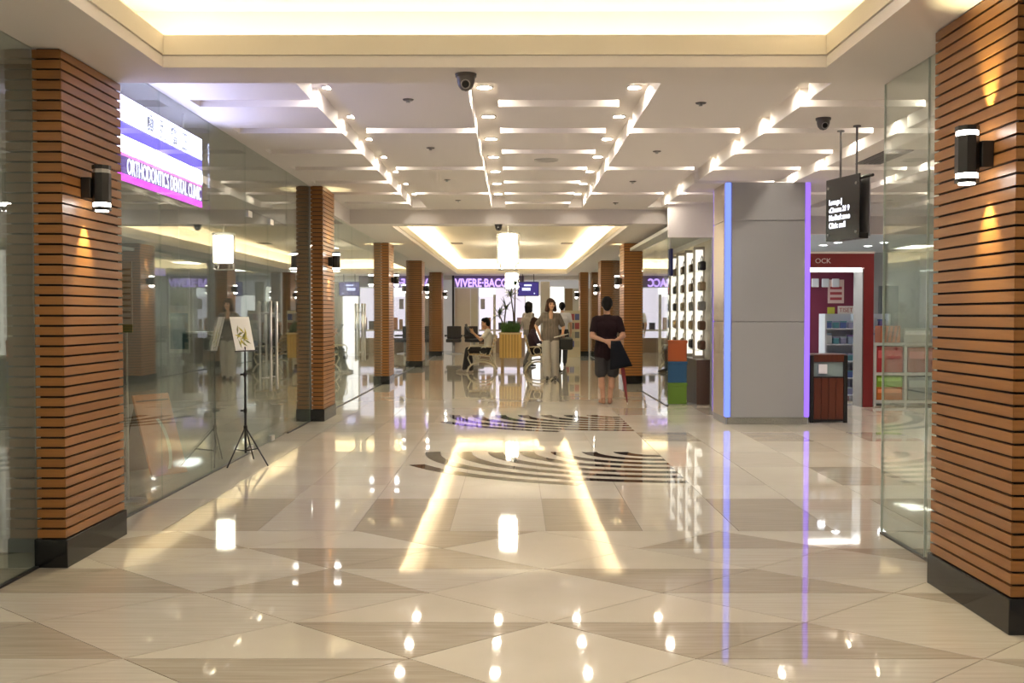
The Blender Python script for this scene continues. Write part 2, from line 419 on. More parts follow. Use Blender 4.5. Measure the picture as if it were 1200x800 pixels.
pillar(-2.68, -2.52, *LP[2], SOF2, 'wood slat pillar standing just beyond the dropped ceiling beam, next to salon', False, .15)
pillar(-2.80, -2.46, *LP[3], SOF2, 'wood slat pillar between two salon glass fronts, opposite the planter', False)
pillar(-2.78, -2.46, *LP[4], SOF2, 'wood slat pillar beside the purple lettered shop at corridor end', False)
pillar(2.175, 2.95, 4.456, 5.32, SOF, 'large wood slat pillar joined to free-ended glass screen')
pillar(2.24, 2.62, 20.84, 21.7, SOF2, 'wood slat pillar behind the man with the umbrella', False)
pillar(2.33, 2.66, 27.5, 28.3, SOF2, 'wood slat pillar past the woman, partly hidden by standing man', False)
pillar(2.27, 2.55, 35.0, 35.8, SOF2, 'pale wood slat pillar nearest the far end wall on shop side', False)
sconce(-2.48, 5.92, 2.13, 1, 'black wall sconce lit only below on pillar by clinic sign', both=False)
sconce(-2.50, 13.85, 2.12, 1, 'black wall sconce on pillar past the clinic doors')
sconce(-2.52, 21.1, 2.12, 1, 'black wall sconce on pillar next to the salon glass')
sconce(-2.46, 27.9, 2.12, 1, 'black wall sconce on pillar opposite the planter', light=False)
sconce(-2.46, 35.4, 2.12, 1, 'black wall sconce on pillar beside purple lettered shop', light=False)
sconce(2.175, 4.70, 2.13, -1, 'black wall sconce lit above and below on pillar with glass screen')
sconce(2.24, 21.2, 2.10, -1, 'black wall sconce on pillar behind man with umbrella')
sconce(2.33, 27.9, 2.10, -1, 'black wall sconce on pillar partly hidden by standing man', light=False)
sconce(2.27, 35.4, 2.10, -1, 'black wall sconce on pale pillar near far end wall', light=False)

# ================================================================ GLASS FRONTS
WN = [0]
def glass_run(X, ys, ztop, label, m=GLASS, skip=()):
    WN[0] += 1
    t = struct(empty('window_%d' % WN[0], (X, ys[0], 0)), label)
    for i in range(len(ys) - 1):
        if i in skip: continue
        MB().box(-.006, .006, ys[i] + .003 - ys[0], ys[i + 1] - .003 - ys[0], .012, ztop).build('pane', m, t)
    MB().box(-.014, .014, 0, ys[-1] - ys[0], 0, .012).build('floor_channel', BLACK, t)
    return t
def door_leaf(n, X, y0, y1, hy, ztop):
    t = struct(empty('door_%d' % n, (X, y0, 0)), 'frameless glass door leaf with tall steel bar handle')
    MB().box(-.006, .006, .004, y1 - y0 - .004, .012, ztop).build('pane', GLASS, t)
    for s in (-1, 1):
        hb = MB().cyl((s * .06, hy - y0, .58), (s * .06, hy - y0, 1.55), .017).build('handle', STEEL, t, True)
        mb = MB()
        for z in (.72, 1.42): mb.cyl((s * .006, hy - y0, z), (s * .06, hy - y0, z), .009, n=8)
        mb.build('handle_post', STEEL, hb)
    MB().box(-.02, .02, .05, .2, .012, .07).build('floor_hinge', STEEL, t)
    MB().box(-.02, .02, .05, .2, ztop - .06, ztop).build('patch_fitting', STEEL, t)
    return t
glass_run(-2.64, [-3, -.6, 1.6, 3.6, 5.64], SOF, 'glass shop front before the first pillar')
glass_run(GL, [6.49, 7.77, 9.03, 10.24], CEIL, 'full height glass front of the dental clinic')
door_leaf(1, GL, 10.24, 11.17, 11.03, 2.45); door_leaf(2, GL, 11.17, 12.10, 11.31, 2.45)
WN[0] += 1
t = struct(empty('window_%d' % WN[0], (GL, 10.24, 2.45)), 'glass transom over clinic doors')
MB().box(-.006, .006, .003, 1.857, .01, CEIL - 2.45).build('pane', GLASS, t)
glass_run(GL, [12.10, 13.44], CEIL, 'narrow glass panel between clinic doors and pillar')
for g0, g1 in zip(LP[1:], LP[2:]):
    a, b = g0[1], g1[0]
    SALON_ = glass_run(GL, [a, a + (b - a) * .22, a + (b - a) * .42, a + (b - a) * .72, b], SOF2 if a > 16.4 else SOF2, 'glass front of the salon')
    if a < 15: SALON1 = SALON_
struct(bx('trim_1', PAINT, GL - .05, GL + .05, 14.3, 16.46, SOF2, CEIL))
glass_run(GL, [35.8, 38.0], SOF2, 'last glass panel before the far end wall')
glass_run(GR, [5.34, 5.85, 6.54], SOF, 'free ended glass screen after the large pillar')
for yy in (5.85, 6.54): struct(bx('trim_2', GEDGE, GR - .0065, GR + .0065, yy - .0025, yy + .0025, .012, SOF))
glass_run(GR, [15.68, 17.2, 18.7], 2.58, 'glass front of the bag store')
GR2 = 2.61                  # the fronts past the bag store stand further back
WN[0] += 1
t = struct(empty('window_%d' % WN[0], (GR, 18.71, 0)), 'short glass return beside the bag store')
MB().box(.008, GR2 - GR - .008, -.006, .006, .012, 2.58).build('pane', GLASS, t)
glass_run(GR2, [18.72, 20.84], 2.58, 'set back glass panel before the shop side pillar')
for a, b in ((21.7, 27.5), (28.3, 35.0), (35.8, 38.0)):
    glass_run(GR2, [a, (a + b) / 2, b], SOF2, 'glass store front on the shop side')
# pull handles on the salon glass
for y in (17.7, 18.0):
    hb = MB().cyl((.06, y - 14.3, .6), (.06, y - 14.3, 1.6), .02).build('handle', STEEL, SALON1, True)
    for z in (.75, 1.45): MB().cyl((.006, y - 14.3, z), (.06, y - 14.3, z), .01, n=8).build('handle_post', STEEL, hb)

# ================================================================ CEILING LIGHTS AND FIXTURES
glow = emis('downlight_glow', (1, .91, .76), K_DISC)
trimw = mat('lamp_trim', (.8, .78, .74), .4)
dl = thing('downlight', 'small round recessed downlight in a ceiling channel', 'downlight', (0, 0, 0), group='channel downlights')
MB().lathe([(.07, 0), (.075, -.012), (.058, -.012), (.055, 0)], n=20).build('ring', trimw, dl, True)
MB().cyl((0, 0, -.002), (0, 0, -.009), .055, n=20).build('lens', glow, dl)
first = True
for x in CX:
    for y in CY:
        if x == CX[3] and y == CY[4]: continue
        if x >= CX[4] and y > 15: continue
        o = dl if first else dup(dl); first = False
        o.location = (x, y, 3.239)
        lamp('POINT', 'downlight_bulb', (0, 0, -.045), K_BULB, (1, .80, .5), o, shadow_soft_size=.03)
for x in (-1.5, -.5, .5, 1.35):  # downlights added overhead, out of view, to brighten the near floor
    for y in (-1.2, .6, 2.4, 4.2):
        o = dup(dl, label='added fill downlight out of view in the ceiling tray overhead', group='added tray fill downlights'); o.location = (x, y, 3.249)
def dome_cam(x, y, z, label):
    t = thing('dome_camera', label, 'security camera', (x, y, z), group='dome security cameras on the ceiling')
    MB().cyl((0, 0, 0), (0, 0, -.018), .066, .064, n=20).build('base', mat('camera_grey', (.10, .09, .09), .4), t, True)
    MB().lathe([(.055, -.018), (.054, -.045), (.045, -.075), (.028, -.095), (.0, -.104)], n=20).build('housing', mat('camera_grey', (.10, .09, .09), .4), t, True)
    l = MB().cyl((0, -.028, -.065), (0, -.056, -.073), .022, .02, n=14).build('lens', mat('lens_black', (.008, .008, .01), .1), t)
    MB().lathe([(.024, -.002), (.029, 0), (.024, .002)], n=16).build('bezel', mat('bezel', (.35, .34, .34), .35), l)
    l.children[0].matrix_local = Matrix.Translation((0, -.054, -.072)) @ Matrix.Rotation(R(105), 4, 'X')
dome_cam(-.29, 6.25, SOF, 'dome security camera under the soffit before the channel lights')
dome_cam(2.66, 8.85, CEIL, 'dome security camera on slotted ceiling beside a light groove')
dome_cam(-.245, 16.48 + .1, SOF2, 'small dome security camera under beam at the long tray')
sp = thing('ceiling_speaker', 'round flush ceiling speaker between channel lights', 'speaker', (.355, 11.2, CEIL))
MB().lathe([(0, -.006), (.10, -.006), (.115, -.004), (.12, 0)], n=28).build('grille', mat('speaker_grey', (.40, .38, .37), .6), sp, True)
MB().lathe([(.12, 0), (.124, -.01), (.13, -.01), (.134, 0)], n=28).build('rim', mat('speaker_rim', (.5, .48, .46), .5), sp, True)
for (px, py) in ((479, 118), (524, 211), (537, 235), (741, 213), (721, 238), (820, 122), (505, 174), (769, 178)):
    p = on_z(px, py, CEIL)
    t = thing('sprinkler_head', 'small sprinkler disc on the slotted ceiling', 'sprinkler', (p.x, p.y, CEIL), group='ceiling sprinklers')
    MB().lathe([(.0, -.008), (.038, -.008), (.045, 0)], n=14).build('plate', mat('sprinkler_dark', (.13, .12, .12), .5), t)
    MB().cyl((0, 0, -.008), (0, 0, -.028), .012, .016, n=8).build('nozzle', STEEL, t)
def grille(x, y, z, w, l, n, label, mm):
    t = thing('air_vent', label, 'air vent', (x, y, z))
    fr = MB(); e = .03
    fr.box(-w / 2, w / 2, -l / 2, -l / 2 + e, -.012, 0); fr.box(-w / 2, w / 2, l / 2 - e, l / 2, -.012, 0)
    fr.box(-w / 2, -w / 2 + e, -l / 2 + e, l / 2 - e, -.012, 0); fr.box(w / 2 - e, w / 2, -l / 2 + e, l / 2 - e, -.012, 0)
    fr.build('frame', mm, t)
    MB().box(-w / 2 + e, w / 2 - e, -l / 2 + e, l / 2 - e, -.003, 0).build('back', BLACK, t)
    sw = (w - 2 * e) / n
    me = MB().box(-.35 * sw, .35 * sw, -l / 2 + e, l / 2 - e, -.011, -.004).mesh('slat'); me.materials.append(mm)
    for i in range(n): link('slat', me, t, (-w / 2 + e + sw * (i + .5), 0, 0))
grille(3.95, 11.0, CEIL, .28, .95, 4, 'dark linear air vent in slotted ceiling beyond the screen', mat('vent_dark', (.16, .15, .15), .5))
for (x, y) in ((-1.5, 19.1), (1.35, 19.1), (-1.55, 28), (1.45, 28)):
    grille(x, y, 3.36, .32, .5, 4, 'dark square air vent in the long tray ceiling', mat('vent_brown', (.2, .16, .12), .5))
    bpy.data.objects[-1] if False else None
for o in [o for o in COL.objects if o.name.startswith('air_vent') and o.location.y > 15]: o['group'] = 'vents in the long tray'

# chandeliers: glowing fabric drum inside a ring of crystal strips
def chandelier(x, y, z0, z1, w, label, es):
    t = thing('chandelier', label, 'chandelier', (x, y, z0))
    h = z1 - z0; e = emis('chandelier_glow', (1, .90, .70), es)
    MB().lathe([(.0, .04), (w * .40, .04), (w * .40, h - .03), (0, h - .03)], n=24).build('drum', e, t, True)
    cr = mat('crystal', (.95, .93, .88), .06, trans=.9)
    me = MB().box(-.012, .012, -.004, .004, .01, h).mesh('crystal_strip'); me.materials.append(cr)
    for i in range(22):
        a = 2 * math.pi * i / 22; o = link('crystal_strip', me, t, (w / 2 * math.cos(a), w / 2 * math.sin(a), 0)); o.rotation_euler = (0, 0, a + math.pi / 2)
    MB().lathe([(w * .46, h), (w * .53, h), (w * .53, h + .02), (w * .46, h + .02)], n=24).build('top_ring', STEEL, t, True)
    for i in range(4):
        a = R(45 + 90 * i); MB().tube([(w * .5 * math.cos(a), w * .5 * math.sin(a), .02), (w * .5 * math.cos(a), w * .5 * math.sin(a), -.07), (w * .4 * math.cos(a), w * .4 * math.sin(a), -.10)], .012).build('foot', STEEL, t)
    MB().lathe([(w * .30, -.10), (w * .46, -.10), (w * .46, -.085), (w * .30, -.085)], n=24).build('lower_ring', STEEL, t, True)
    MB().cyl((0, 0, h), (0, 0, 3.36 - z0), .008, n=8).build('rod', STEEL, t)
    MB().cyl((0, 0, 3.34 - z0), (0, 0, 3.36 - z0), .07, n=16).build('canopy', STEEL, t)
chandelier(-.10, 18.56, 2.31, 2.86, .40, 'glowing drum chandelier hanging just past the ceiling beam', 18)
chandelier(-.05, 28.2, 2.10, 2.56, .40, 'lower glowing drum chandelier hanging above the planter', 11)

# ================================================================ COLUMN WITH PURPLE STRIPS
X0c, X1c, Y0c, Y1c = 2.70, 3.80, 13.1, 13.95
t = thing('square_column', 'grey panelled square column with purple light strips', 'column', ((X0c + X1c) / 2, (Y0c + Y1c) / 2, 0))
hx, hy = (X1c - X0c) / 2, (Y1c - Y0c) / 2
MB().box(-hx + .02, hx - .02, -hy + .02, hy - .02, 0, CEIL).build('core', PANEL, t)
MB().box(-hx + .035, hx - .035, -hy + .012, hy - .012, 0, .085).build('skirting', mat('skirting_steel', (.45, .46, .44), .12, .8), t)
sw = .085
for z0, z1 in ((.09, 1.31), (1.318, 2.60), (2.608, CEIL)):
    MB().box(-hx + sw, hx - sw, -hy, -hy + .02, z0, z1).build('panel', PANEL, t, bevel=.003)
    MB().box(-hx + sw, hx - sw, hy - .02, hy, z0, z1).build('panel', PANEL, t, bevel=.003)
    MB().box(-hx, -hx + .02, -hy + sw, hy - sw, z0, z1).build('panel', mat('beige_metal_panel', (.55, .47, .38), .35, .5), t, bevel=.003)
    MB().box(hx - .02, hx, -hy + sw, hy - sw, z0, z1).build('panel', PANEL, t, bevel=.003)
for sx in (-1, 1):
    for sy in (-1, 1):
        x = sx * (hx - sw / 2); y = sy * (hy - sw / 2)
        e = emis('led_blue', (.17, .24, 1), .62) if (sx < 0 and sy < 0) else emis('led_violet', (.28, .14, 1), .55)
        MB().box(x - .034, x + .034, y - .034, y + .034, .09, CEIL).build('light_strip', e, t, bevel=.012)

# litter bin
b = thing('litter_bin', 'dark red wooden litter bin with black frame beside column', 'bin', (4.09, 13.5, 0))
MB().box(-.22, .22, -.2, .2, .02, .60).build('body', BLACK, b)
me = MB().box(-.045, .045, -.012, .012, .05, .58).mesh('board'); me.materials.append(BINWOOD)
for i in range(4):
    for sy in (-1, 1): link('board', me, b, (-.145 + .0966 * i, sy * .206, 0))
for sx in (-1, 1):
    for sy in (-1, 1): MB().box(sx * .22 - .025, sx * .22 + .025, sy * .2 - .025, sy * .2 + .025, 0, .88).build('corner_post', BLACK, b, bevel=.006)
MB().box(-.2, .2, -.17, .17, .60, .80).build('inner_liner', mat('liner', (.25, .33, .33), .4), b)
MB().box(-.23, .23, -.21, .21, .79, .89).build('lid', [BINWOOD], b, bevel=.008)
MB().box(-.13, -.02, -.215, -.2, .64, .76).build('notice_card', mat('card_white', (.75, .75, .73), .5), b)

# hanging sign
p0 = on_y(971, 220, 9.6); p1 = on_y(1012, 209, 9.05)
s = thing('hanging_sign', 'black hanging direction sign with white lettering', 'sign', (3.02, 9.2, 0))
s.location = ((p0.x + p1.x) / 2, 9.33, 2.63)
ang = math.atan2(p1.y - p0.y, p1.x - p0.x); s.rotation_euler = (0, 0, ang)
L = .54
zt, zb = .02, -.55
MB().box(-L / 2, L / 2, -.045, -.033, zb, zt).build('face_plate', mat('sign_black', (.012, .012, .014), .18), s)
MB().box(-L / 2 + .05, L / 2 - .02, -.033, .06, zb + .0, zb + .05).build('bottom_tray', BLACK, s)
MB().box(-L / 2, L / 2, .06, .068, zb + .02, zt).build('rear_plate', mat('sign_rear', (.3, .3, .33), .1), s)
for x in (-.12, .14):
    MB().cyl((x, .01, zt - .03), (x, .01, CEIL - 2.63), .010, n=8).build('hanger_rod', mat('dark_steel', (.12, .11, .11), .4, .5), s)
    MB().cyl((x, .01, CEIL - 2.63 - .01), (x, .01, CEIL - 2.63), .035, n=12).build('ceiling_rose', mat('dark_steel', (.12, .11, .11), .4, .5), s)
MB().cyl((-L / 2, .01, zt - .03), (L / 2 + .12, .01, zt - .03), .014, n=8).build('crossbar', BLACK, s)
white = emis('sign_white', (.85, .85, 1), .9)
for i, (txt, sz) in enumerate((('Lounge |', .066), ('‹Cinema 21 9', .066), ('Medical zone', .070), ('Clinic mall', .070))):
    text_mesh('lettering', txt, sz, white, s, Matrix.Translation((-L / 2 + .055, -.047, -.215 - .072 * i)) @ Matrix.Rotation(R(90), 4, 'X'), .001, .92, bold=.0025)
for (x, z) in ((L / 2 - .05, -.06), (L / 2 - .05, zb + .06), (-L / 2 + .04, -.06), (-L / 2 + .04, zb + .06)):
    MB().cyl((x, -.045, z), (x, -.052, z), .012, n=10).build('bolt', STEEL, s)

# ================================================================ DENTAL CLINIC SIGN
YA, YB, XS = 6.62, 9.10, -2.76      # along the glass
s = thing('lightbox_sign', 'glowing white and purple lightbox sign reading orthodontics dental clinic', 'sign', (XS, YA, 2.35))
Lb = YB - YA; Hb = .60
MB().box(-.14, -.004, 0, Lb, 0, Hb).build('box', mat('signbox', (.5, .5, .52), .4), s)
for y in (.3, Lb - .3): MB().cyl((-.07, y, Hb), (-.07, y, 3.12 - 2.35), .01, n=8).build('hanger_rod', STEEL, s)
def band(z0, z1, m, nm='band'): MB().box(-.004, 0, 0, Lb, z0 * Hb, z1 * Hb).build(nm, m, s)
ws = emis('sign_face_white', (.62, .60, 1), 6.5)
band(.70, 1, ws); band(.535, .70, emis('sign_face_blue', (.16, .11, .78), .8)); band(.335, .535, ws)
band(.295, .335, emis('sign_face_pink', (1, .22, .75), .8)); band(.085, .295, emis('sign_face_purple', (.13, .05, .42), .5)); band(0, .085, emis('sign_face_magenta', (.95, .06, 1), 1.0))
# letters run along +y, read from the corridor (+x side)
MT = Matrix(((0, 0, 1, 0), (1, 0, 0, 0), (0, 1, 0, 0), (0, 0, 0, 1)))
tm = text_mesh('lettering', 'ORTHODONTICS DENTAL CLINIC', .165, emis('letter_white', (.80, .86, 1), 1.6), s, Matrix.Translation((.001, Lb - 1.77, .058)) @ MT, .001, 1, bold=.001)
dx = max(v.co.y for v in tm.data.vertices) - (Lb - 1.77)
for v in tm.data.vertices: v.co.y = (Lb - 1.77) + (v.co.y - (Lb - 1.77)) * (1.73 / dx)
for i, ch in enumerate('齒列矯正'):
    text_mesh('lettering', ch, .17, emis('letter_grey', (.30, .30, .42), .22), s, Matrix.Translation((.001, Lb - 1.36 + .27 * i, .44)) @ MT, .001, .9, bold=.003)

# ================================================================ MUSIC STAND
t = thing('sheet_stand', 'thin black tripod stand holding a white sheet before clinic glass', 'stand', (-2.53, 9.63, 0))
MB().tube([(0, 0, .10), (0, 0, .62), (0, 0, 1.10)], [.011, .011, .008]).build('pole', BLACK, t)
for a in (-38, -105, 88):
    lg = MB(); u = Vector((math.cos(R(a)), math.sin(R(a)), 0)); rr = .33 if a < 80 else .26
    lg.tube([u * .015 + Vector((0, 0, .33)), u * rr + Vector((0, 0, .008))], .0075, 6); lg.tube([Vector((0, 0, .12)), u * rr * .55 + Vector((0, 0, .155))], .006, 6)
    lg.build('leg', BLACK, t)
MB().cyl((0, 0, .31), (0, 0, .36), .019, n=10).build('collar', BLACK, t)
for z in (.50, .84):
    k = MB().cyl((0, 0, z - .02), (0, 0, z + .02), .016, n=10).build('clamp', BLACK, t); MB().cyl((-.015, 0, z), (-.045, 0, z), .01, n=8).build('knob', BLACK, k)
Mh = Matrix.Translation((-.0, 0, 1.07)) @ Matrix.Rotation(R(60), 4, 'Z') @ Matrix.Rotation(R(-14), 4, 'X')
mb = MB().box(-.12, .12, -.004, .004, -.01, .29, M=Mh); mb.box(-.13, .13, -.03, .004, -.015, -.008, M=Mh); mb.build('desk', BLACK, t)
sh = MB().box(-.125, .125, -.0065, -.0045, -.005, .32, M=Mh).build('sheet', mat('paper', (.82, .80, .72), .6), t)
lf = MB()
for i in range(16):
    x = random.uniform(-.06, .07); z = random.uniform(.05, .22); a = random.uniform(0, 6.3); l = .05; w = .011
    Ml = Mh @ Matrix.Translation((x, -.007, z)) @ Matrix.Rotation(a, 4, 'Y')
    lf.add([Ml @ Vector(v) for v in ((-l, 0, 0), (0, 0, -w), (l, 0, 0), (0, 0, w))], [(0, 1, 2, 3)], i % 2)
lf.build('leaf_print', [mat('print_yellow', (.62, .52, .08), .6), mat('print_olive', (.22, .24, .08), .6)], sh)

# ================================================================ INSIDE THE CLINIC
t = thing('floor_board_sign', 'orange leaning notice board standing inside the clinic glass', 'board', (-3.02, 8.95, 0), R(58))
Mb = Matrix.Rotation(R(20), 4, 'X'); orange = mat('orange_board', (.55, .20, .07), .35)
MB().box(-.19, .19, -.012, .012, 0, .74, M=Matrix.Rotation(R(-20), 4, 'X')).build('front_board', orange, t, bevel=.004)
MB().box(-.17, .17, -.008, .008, 0, .69, M=Matrix.Translation((0, .46, .0)) @ Matrix.Rotation(R(20), 4, 'X')).build('back_board', mat('board_dark', (.1, .06, .04), .5), t)
arc = MB(); pts = [(-.10 + .16 * math.cos(R(a)), .28 + .30 * math.sin(R(a))) for a in range(-50, 60, 10)]
for i in range(len(pts) - 1):
    (x0, z0), (x1, z1) = pts[i], pts[i + 1]; w = .018
    arc.add([Matrix.Rotation(R(-20), 4, 'X') @ Vector(v) for v in ((x0 - w, -.0135, z0), (x0 + w, -.0135, z0), (x1 + w, -.0135, z1), (x1 - w, -.0135, z1))], [(0, 1, 2, 3)])
arc.build('arc_print', mat('arc_cream', (.75, .62, .42), .5), t)
t = thing('poster', 'blue green poster on the clinic inner wall', 'poster', (-5.98, 17.9, 0))
p = on_y(210, 370, 10.8); t.location = (p.x, 10.8, 1.0)
MB().box(-.11, .11, -.006, .006, 0, .86).build('backing', mat('poster_white', (.62, .66, .64), .5), t)
MB().box(-.095, .095, -.008, -.006, .04, .42).build('picture', mat('poster_teal', (.05, .17, .20), .4, var=.5), t)
MB().box(-.09, .09, -.008, -.006, .5, .8).build('picture', mat('poster_grey', (.36, .42, .36), .4, var=.3), t)
MB().cyl((0, 0, .86), (0, 0, 3.12 - 1.0), .003, n=6).build('cord', STEEL, t)
t = thing('notice_board', 'tall white notice with green foot beside the clinic sign wall', 'notice', (0, 0, 0))
p = on_y(163, 345, 7.6); t.location = (p.x - .1, 7.6, .0)
MB().box(-.05, .05, -.004, .004, 1.33, 1.80).build('sheet', mat('notice_white', (.60, .62, .60), .5), t)
for i in range(9): MB().box(-.04, .04, -.006, -.004, 1.37 + .045 * i, 1.385 + .045 * i).build('text_line', mat('notice_ink', (.25, .26, .27), .6), t)
MB().box(-.05, .05, -.004, .004, 1.27, 1.33).build('footer', mat('notice_green', (.04, .16, .07), .5), t)
MB().cyl((0, .008, 0), (0, .008, 1.8), .012, n=8).build('post', STEEL, t); MB().cyl((0, .008, 0), (0, .008, .02), .14, n=18).build('foot', STEEL, t)
t = thing('reception_desk', 'low dark reception counter inside the dental clinic', 'counter', (-5.0, 10.6, 0))
MB().box(-.35, .35, -1.3, 1.3, 0, .95).build('front', mat('desk_brown', (.12, .06, .035), .4), t, bevel=.01); MB().box(-.42, .42, -1.36, 1.36, .95, 1.0).build('worktop', mat('desk_top', (.5, .48, .45), .3), t)
# near left shop: small display table
t = thing('display_table', 'small white topped metal table behind the first glass front', 'table', (-3.16, 5.05, 0))
MB().box(-.32, .32, -.32, .32, .46, .50).build('table_top', mat('table_white', (.7, .7, .68), .3), t, bevel=.005); MB().box(-.29, .29, -.29, .29, .10, .12).build('lower_shelf', WALLG, t)
for sx in (-1, 1):
    for sy in (-1, 1): MB().box(sx * .28 - .02, sx * .28 + .02, sy * .28 - .02, sy * .28 + .02, 0, .46).build('leg', mat('leg_grey', (.1, .1, .1), .4), t)

# ================================================================ INTERIOR LAMPS AND ADDED FILL PANELS
def panel_light(x, y, z, w, l, label, s=1.0, col=(1, .96, .90), grp='ceiling light panels'):
    t = thing('ceiling_light_panel', label, 'light panel', (x, y, z), group=grp)
    fr = MB(); e = .03
    fr.box(-w / 2 - e, w / 2 + e, -l / 2 - e, -l / 2, -.03, 0); fr.box(-w / 2 - e, w / 2 + e, l / 2, l / 2 + e, -.03, 0)
    fr.box(-w / 2 - e, -w / 2, -l / 2, l / 2, -.03, 0); fr.box(w / 2, w / 2 + e, -l / 2, l / 2, -.03, 0)
    fr.build('frame', trimw, t)
    MB().box(-w / 2, w / 2, -l / 2, l / 2, -.022, -.002).build('diffuser', emis('panel_glow_%g_%g' % (s, col[2]), col, K_INT * s), t)
for y in (16.2, 19.5, 23.0): panel_light(-4.3, y, 2.95, .6, 1.2, 'bright square light panel in the salon ceiling', 2.2, (1, .92, .78))
for y in (27, 31.5, 36.0): panel_light(-4.3, y, 2.95, .6, 1.2, 'bright light panel in the far salon ceiling', 2.2, (1, .93, .83), 'far salon light panels')
for y in (25.5, 30, 35): panel_light(4.2, y, 2.95, .6, 1.2, 'bright fill panel added to the shop side store ceiling', 2.2, (1, .95, .9), 'added store fill panels')  # panels added to light the store interior
panel_light(-5.2, 12.6, 3.12, .4, 1.2, 'dim fill panel added to the clinic ceiling', .7, grp='added clinic fill panel')  # panel added to lift the dark clinic interior
panel_light(-3.3, 3.2, 2.855, .3, 1.0, 'fill panel added to the first shop ceiling', .8, grp='added first shop fill panel')  # panel added to light the room behind the first glass front
panel_light(5.6, 3.4, 2.855, .5, 1.2, 'unseen fill panel added to the shop behind the large pillar', .9, grp='added pillar shop fill panel')  # unseen panel added to light this side room
for (px, py) in ((964, 287), (981, 284), (1016, 288), (1035, 284)):
    p = on_z(px, py, 2.80)
    t = thing('shop_downlight', 'small white downlight in the red portal shop ceiling', 'downlight', (p.x, p.y, 2.80), group='red portal shop downlights')
    MB().lathe([(.09, 0), (.095, -.012), (.08, -.012), (.078, 0)], n=20).build('ring', trimw, t, True); MB().cyl((0, 0, -.002), (0, 0, -.009), .078, n=20).build('lens', emis('shop_glow', (.95, .97, 1), 10), t)
for y in (18.6, 21.5): panel_light(4.15, y, 2.80, .6, 1.2, 'added fill panel hidden by the column inside the red portal shop', 3.5, (.93, .97, 1), 'added red portal shop fill panels')  # fill panels added where the column hides them, to brighten the shop

# ================================================================ RED PORTAL SHOP
red = mat('portal_red', (.17, .012, .014), .35); maroon = mat('maroon_wall', (.16, .02, .05), .5)
t = thing('shop_portal', 'dark red shop entrance portal behind the grey column', 'portal', (4.4, 15.55, 0))
hw = 1.06
MB().box(hw - .15, hw, 0, .45, 0, 2.12).build('jamb', red, t); MB().box(-hw - .02, -hw + .13, 0, .45, 0, 2.12).build('jamb', red, t)
hd = MB().box(-hw - .02, hw, 0, .45, 2.12, 2.33).build('header', red, t)
MB().box(-hw + .13, hw - .15, .1, .2, 2.06, 2.115).build('light_strip', emis('portal_light', (1, .95, .86), 2.2), t)
MB().box(-hw - .04, hw + .01, -.01, .46, 2.33, 2.36).build('cornice', mat('cornice', (.7, .66, .6), .4), t)
MB().box(hw - .165, hw - .15, .02, .43, 0, 2.1).build('inner_trim', mat('portal_trim', (.30, .29, .28), .25, .6), t)
text_mesh('lettering', 'OCK', .105, mat('letter_silver', (.62, .55, .52), .4), t, Matrix.Translation((.165, -.004, 2.185)) @ Matrix.Rotation(R(90), 4, 'X'), .004, 1.05)
t = thing('back_display_panel', 'maroon display panel inside the red portal shop', 'panel', (5.9, 19.2, 0))
MB().box(-1.0, .75, 0, .08, 0, 2.3).build('panel', maroon, t)
for i in range(4): MB().box(-.52 + .19 * i, -.38 + .19 * i, -.03, 0, 1.92, 2.08).build('hanging_sample', mat('sample_white', (.6, .62, .66), .4), t, bevel=.02)
MB().box(-.02, .28, -.012, 0, 1.62, 2.06).build('poster', mat('poster_pink', (.62, .45, .42), .5), t)
for i in range(3): MB().box(.02, .24, -.016, -.012, 1.68 + .1 * i, 1.73 + .1 * i).build('print_line', mat('print_red', (.35, .05, .06), .5), t)
# gondola shelves with plastic containers
CC = [(.10, .16, .42), (.28, .40, .55), (.45, .55, .62), (.10, .30, .36), (.20, .14, .38), (.55, .60, .62), (.30, .32, .50)]
cms = [mat('container_%d' % i, q, .3) for i, q in enumerate(CC)]
def container(w, h, m, lidm):
    t = empty('food_container'); MB().prism([(-w * .44, -w * .38), (w * .44, -w * .38), (w * .44, w * .38), (-w * .44, w * .38)], 0, h * .82).build('tub', m, t, bevel=.012); MB().box(-w * .48, w * .48, -w * .42, w * .42, h * .82, h).build('lid', lidm, t, bevel=.006); return t
protos = [container(.112, .12 + .03 * (i % 3), cms[i], cms[(i + 3) % 7]) for i in range(7)]
used = [False] * 7
cn = ['navy', 'steel blue', 'pale grey', 'teal', 'violet', 'whitish', 'slate blue']
def put_container(x, y, z, k, where):
    o = protos[k] if not used[k] else dup(protos[k]); used[k] = True
    o.location = (x, y, z); tag(o, '%s plastic food container with lid on %s' % (cn[k], where), 'container', 'containers on the shop gondolas')
def gondola(x, y, w, label, where, seed):
    t = thing('gondola_shelf', label, 'shelf', (x, y, 0)); rnd = random.Random(seed)
    fw = mat('gondola_white', (.62, .68, .74), .4)
    MB().box(-w / 2, w / 2, .14, .17, .05, 1.42).build('back_panel', fw, t)
    for s in (-1, 1): MB().box(s * w / 2 - .015, s * w / 2 + .015, -.17, .17, 0, 1.42).build('side_panel', fw, t)
    for i, z in enumerate((.08, .36, .64, .92, 1.18)):
        MB().box(-w / 2 + .015, w / 2 - .015, -.17, .14, z - .02, z).build('shelf', fw, t)
        n = int((w - .04) / .118)
        for j in range(n): put_container(x - w / 2 + .015 + (w - .03) * (j + .5) / n, y - .04, z, rnd.randrange(7), where)
gondola(5.42, 17.1, .52, 'white gondola shelf of blue containers near the litter bin', 'shelf by the bin', 1)
gondola(5.98, 17.1, .46, 'white gondola shelf of containers just inside red jamb', 'shelf by the red jamb', 2)
t = thing('price_card', 'white card with red letters standing on the gondola', 'card', (5.55, 17.05, 1.42))
